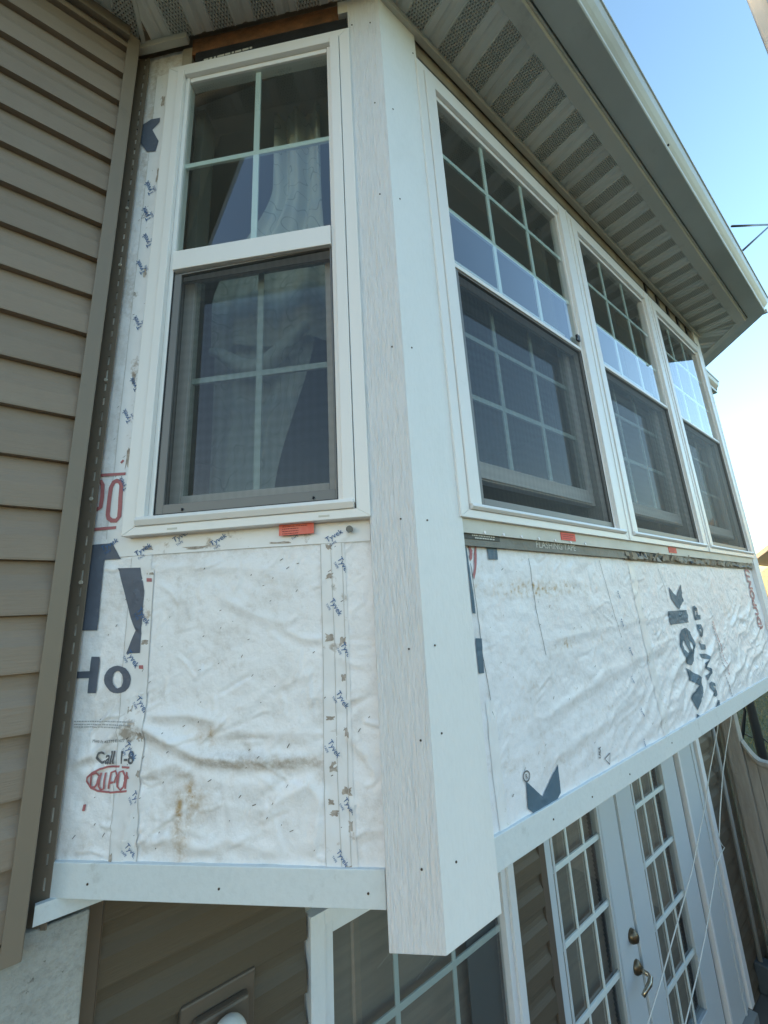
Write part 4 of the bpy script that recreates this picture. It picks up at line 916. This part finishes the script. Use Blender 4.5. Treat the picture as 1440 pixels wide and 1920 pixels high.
# rooms behind the glass stay dark
struct(MB().box(-.5,3.6,3.0,3.1,-2.6,-.6).box(-.6,-.5,.70,3.1,-2.6,-.6).box(3.5,3.6,.70,3.1,-2.6,-.6).box(-.6,3.6,.68,3.1,-2.7,-2.56).box(-.6,3.6,.68,3.1,-.68,-.63).build('lower_room_wall', M_room))
fw_ = thing('foundation_wall', 'pitted grey poured concrete foundation at the bottom left corner', 'wall', FM)
heights = MB().box(-2.5,-.4565,.012,.20,-2.7,-.553).build('concrete_block', M_conc, fw_, .004)

# picture window under the bay
pw = thing('patio_window', 'lower gridded window with white frame directly beneath the corner post', 'window', FL)
for d,nm in (((.059,.102,-.030,.02,-2.0,-.798),'casing'),((.102,.134,-.018,.02,-1.95,-.83),'frame'),((.865,.893,-.018,.02,-1.95,-.83),'frame'),((.893,.930,-.030,.02,-2.0,-.798),'casing')):
    part(pw, nm, M_smooth, *d)
for d,nm in (((.102,.893,-.0298,.02,-.832,-.798),'casing'),((.134,.865,-.0178,.02,-.866,-.8325),'frame'),((.102,.893,-.0298,.02,-2.0,-1.952),'casing'),((.134,.865,-.0178,.02,-1.952,-1.90),'frame')):
    part(pw, nm, M_smooth, *d)
MB().quad((.134,.008,-1.90),(.865,.008,-1.90),(.865,.008,-.866),(.134,.008,-.866)).build('glass_pane', M_glassd, pw)
for x in (.372,.619): part(pw,'muntin',M_grille,x-.009,x+.009,.012,.018,-1.90,-.866)
for zz in (-1.174,-1.50): part(pw,'muntin',M_grille,.134,.865,.0115,.0185,zz-.010,zz+.010)
part(pw,'inner_stile',M_scr,.700,.865,.030,.034,-1.90,-.866)
def backing(label, x0,x1,z0,z1,y):  # added streaked sheet imitating the brown reflection in the glass before it
    t = thing('reflection_sheet', label, 'backing', FL); mb = MB(); z = z0
    while z < z1: mb.quad((x0,y,z),(x1,y,z),(x1,y+.010,z+.021),(x0,y+.010,z+.021)); z += .020
    o = mb.build('streak_strips', M_brownrefl, t); o['kind'] = 'stuff'; return t
backing('brown blind standing in for a reflection in the lower gridded window', .10,.90,-1.95,-.85,.060)
backing('brown blind standing in for a reflection in the left leaf of the french door', 1.205,1.632,-2.25,-.75,.045)
backing('brown blind standing in for a reflection in the right leaf of the french door', 2.005,2.445,-2.25,-.75,.045)

# french door
fd = thing('french_door', 'white french door of two gridded glass leaves under the bay', 'door', FL)
def leaf(x0,x1,g0,g1,zt,zb, hand):
    lf = MB().box(x0,g0,-.012,.028,-2.45,-.62).box(g1,x1,-.012,.028,-2.45,-.62).box(g0,g1,-.012,.028,-2.45,zb).box(g0,g1,-.012,.028,zt,-.62).build('door_leaf', M_door, fd, .002)
    for (a_,b_) in ((g0,g0+.012),(g1-.012,g1)): part(lf,'glazing_bead',M_door,a_,b_,-.018,-.0125,zb,zt)
    for (a_,b_) in ((zb,zb+.012),(zt-.012,zt)): part(lf,'glazing_bead',M_door,g0+.012,g1-.012,-.018,-.0125,a_,b_)
    MB().quad((g0,.004,zb),(g1,.004,zb),(g1,.004,zt),(g0,.004,zt)).build('glass_pane', M_glassd, lf)
    for i in (1,2):
        x = g0+(g1-g0)*i/3; part(lf,'muntin',M_grille,x-.0055,x+.0055,-.006,.002,zb,zt)
    for zz in (-1.113,-1.383,-1.655,-1.925): part(lf,'muntin',M_grille,g0,g1,-.0066,.0026,zz-.011,zz+.011)
    return lf
l1 = leaf(1.163,1.812,1.209,1.628,-.845,-2.19,1); l2 = leaf(1.822,2.640,2.010,2.440,-.845,-2.19,0)
part(l2,'astragal',M_door,1.822,1.842,-.020,-.0125,-2.45,-.62)
part(l1,'stile_groove',M_doorp,1.640,1.652,-.0145,-.0122,-2.45,-.62)
def rosette(z,r,depth,m,nm): return MB().tube([(1.765,-.012,z),(1.765,-.012-depth*.4,z),(1.765,-.012-depth,z)], [r,r*.95,r*.55], 20).build(nm, m, l1, smooth=True)
rosette(-1.568,.030,.030,M_brass,'deadbolt'); rosette(-1.690,.030,.022,M_brass,'lever_rosette')
MB().tube([(1.765,-.03,-1.690),(1.765,-.060,-1.692),(1.770,-.070,-1.700),(1.745,-.074,-1.712),(1.715,-.070,-1.720),(1.69,-.062,-1.738)], [.010,.010,.011,.011,.009,.008], 10).build('lever_handle', M_chrome, l1, smooth=True)
part(fd,'door_casing',M_smooth,2.676,2.700,-.030,.02,-2.45,-.60); part(fd,'side_panel',M_doorp,2.700,2.985,-.020,.02,-2.45,-.60); part(fd,'side_panel',M_doorp,2.925,2.945,-.026,-.0205,-2.45,-.60); part(fd,'door_casing',M_smooth,3.000,3.058,-.036,.02,-2.45,-.60)
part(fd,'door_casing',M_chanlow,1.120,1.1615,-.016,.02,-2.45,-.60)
part(fd,'weatherstrip',M_dark,2.641,2.675,.0,.02,-2.45,-.60,bevel=0); part(fd,'weatherstrip',M_dark,1.8125,1.8215,.0,.02,-2.45,-.60,bevel=0)
part(fd,'threshold',M_pipe,1.12,3.0,-.06,.04,-2.50,-2.452)

# wall lamp on its mounting block
wl_ = thing('wall_light', 'round white lamp on a tan mounting block low on the shaded wall', 'lamp', FL)
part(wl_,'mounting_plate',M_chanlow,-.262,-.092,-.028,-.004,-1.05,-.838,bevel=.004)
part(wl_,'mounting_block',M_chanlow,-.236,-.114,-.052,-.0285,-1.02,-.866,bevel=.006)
bm = bmesh.new(); bmesh.ops.create_uvsphere(bm, u_segments=24, v_segments=14, radius=.043)
me = bpy.data.meshes.new('lamp_globe'); bm.to_mesh(me); bm.free(); g_ = link('lamp_globe', me, M_globe, wl_, smooth=True); g_.location = (-.172,-.085,-.912); g_.scale = (1,.9,1.15)

# conduit, junction box
dp = thing('conduit_pipe', 'thin grey pipe running down the wall right of the door', 'pipe', FL)
MB().tube([(3.36,-.045,-.55),(3.32,-.045,-1.5),(3.28,-.045,-2.36)], .013, 10).build('pipe', M_pipe, dp, smooth=True)
part(dp,'pipe_boot',M_meter,3.245,3.335,-.09,-.01,-2.50,-2.33,bevel=.01)
bx = thing('ground_box', 'grey-green utility box on the patio beside the pipe', 'box')
part(bx,'box_body',M_pipe,3.36,3.52,.42,.55,-2.50,-2.36,bevel=.012); part(bx,'box_lid',M_meter,3.35,3.53,.41,.56,-2.36,-2.345,bevel=.004)

# strings hanging from the bay
def hang(lab, pts, r=.0022):
    t = thing('hanging_string', lab, 'string', FW, 'white strings hanging under the bay')
    MB().tube([(x,.20,z) for x,z in pts], r, 6).build('cord', M_string, t, smooth=True)
hang('straight white string slanting from the bay underside across the door', [(2.36,-.51),(2.152,-.675),(1.922,-.812),(1.79,-.908),(1.519,-1.058),(1.106,-1.225),(.6,-1.40)])
hang('kinked white string hanging right of the straight one', [(2.62,-.51),(2.383,-.681),(2.232,-.766),(2.094,-.855),(1.95,-.98),(1.875,-1.055),(1.885,-1.085),(1.913,-1.108),(1.85,-1.112),(1.787,-1.125),(1.694,-1.179),(1.524,-1.272),(1.401,-1.327),(1.13,-1.429),(.8,-1.53)])

# ================================================================ FENCE
fe = thing('wooden_fence', 'weathered grey plank fence with a scooped top beside the house corner', 'fence')
XFN = 3.62
def plank(y0,y1,zt0,zt1,x0=XFN,x1=XFN+.018,nm='plank'):
    return MB().loft([[(x0,y0,-2.54),(x1,y0,-2.54),(x1,y0,zt0),(x0,y0,zt0)],[(x0,y1,-2.54),(x1,y1,-2.54),(x1,y1,zt1),(x0,y1,zt1)]]).build(nm, M_wood, fe, .002)
MB().box(XFN-.03,XFN+.06,.505,.60,-2.54,-.72).build('post', M_wood, fe, .004)
MB().box(XFN-.012,XFN+.03,.603,.625,-2.54,-.78).build('post', M_wood, fe, .003)
def ftop(y):
    t_ = (.505-y); 
    if t_ < .13: return -1.10-.13*math.sin(PI/2*min(1,t_/.10))
    return -1.23-.015*(t_-.10)/.1 if t_ < .75 else -1.33+ (t_-.75)*.9
y = .503
while y > -.95:
    wdt = .062; 
    plank(y-wdt+.003, y, ftop(y-wdt), ftop(y)); y -= wdt
# bent cap rail along the scoop
pts = [(XFN+.005,.50-.02*k, ftop(.50-.02*k)+.012) for k in range(0,34)]
rings = []
for p_ in pts: rings.append([(XFN-.028,p_[1],p_[2]-.016),(XFN+.045,p_[1],p_[2]-.016),(XFN+.045,p_[1],p_[2]+.016),(XFN-.028,p_[1],p_[2]+.016)])
MB().loft(rings).build('cap_rail', M_wood, fe, .003)
MB().box(XFN-.05,XFN+.04,-1.04,-.95,-2.54,-.72).build('post', M_wood, fe, .004)

# the fence turns and closes the patio in front of the door, behind the camera
fe2 = thing('wooden_fence', 'weathered plank fence closing the patio opposite the french door', 'fence')
pm = MB().box(-.071,.071,0,.018,-2.54,-.70).mesh('plank'); pm.materials.append(M_wood)
x = -2.5
while x < 3.6:
    o_ = bpy.data.objects.new('plank', pm); COL.objects.link(o_); o_.parent = fe2; o_.location = (x,-2.35+random.uniform(-.003,.003),random.uniform(-.01,.01)); x += .148
for zz in (-2.2,-1.0): MB().box(-2.6,3.6,-2.33,-2.29,zz-.04,zz+.04).build('rail', M_wood, fe2, .003)
for x in (-2.55,-.5,1.5,3.55): MB().box(x-.045,x+.045,-2.44,-2.353,-2.54,-.66).build('post', M_wood, fe2, .004)
# black pole on the lawn
bp_ = thing('black_pole', 'thick black pole with a bent side arm standing on the lawn', 'pole')
MB().tube([(5.0,.705,-2.56),(5.0,.73,-1.6),(5.0,.73,-1.0),(4.99,.74,-.6)], [.042,.040,.036,.030], 12).build('pole_shaft', M_pole, bp_, smooth=True)
MB().tube([(5.0,.80,-.95),(5.0,.785,-1.16),(5.0,.84,-1.34),(5.0,.92,-1.54)], [.012,.012,.020,.030], 8).build('side_arm', M_pole, bp_, smooth=True)
MB().tube([(5.0,.86,-1.36),(5.0,.78,-1.40),(5.0,.70,-1.38),(5.0,.64,-1.45),(5.0,.60,-1.52)], .006, 6).build('cable_loop', M_pole, bp_, smooth=True)

# timber post near the camera, dark bracket rods beyond the gutter
tp = thing('timber_post', 'pale rough timber post at the top right edge of the view', 'post')
MB().box(1.035,1.08,-.715,-.678,-2.56,4.2).build('post_board', M_timber, tp, .004); MB().box(1.030,1.037,-.740,-.716,-2.56,4.2).build('edge_strip', M_dark, tp, .002)
ro = thing('bracket_rods', 'two thin dark metal rods sticking out past the gutter', 'rod')
MB().tube([(2.558,-.36,2.264),(3.626,-.487,2.854)], .0065, 8).tube([(2.563,-.36,2.061),(3.626,-.487,2.854)], .0065, 8).build('rod', M_pole, ro, smooth=True)

# ================================================================ FAR HOUSE AND EAVE
nh = thing('far_house', 'cream gabled house beyond the lawn at the right edge', 'house')
MB().box(25,34,-8,3.95,-2.6,.9).build('wall', M_nb, nh, .01)
mb = MB(); mb.quad((25,-8,.9),(25,3.95,.9),(25,-2.0,5.4)); mb.build('gable', M_nb, nh)
MB().loft([[(24.7,4.25,1.42-.15),(24.7,4.25,1.62-.15),(24.7,-2.0,6.05),(24.7,-2.0,5.75)],[(34,4.25,1.27),(34,4.25,1.47),(34,-2,6.05),(34,-2,5.75)]]).build('roof_slope', M_nbt, nh)
MB().loft([[(24.7,-8.3,1.0),(24.7,-8.3,1.2),(24.7,-2.0,6.05),(24.7,-2.0,5.75)],[(34,-8.3,1.0),(34,-8.3,1.2),(34,-2,6.05),(34,-2,5.75)]]).build('roof_slope', M_nbt, nh)
mb = MB(); z = -2.5
while z < .85:
    mb.box(24.975,24.998,-7.9,3.93,z,z+.012); z += .2
sdg = mb.build('siding_laps', M_nbt, nh); sdg['kind'] = 'stuff'
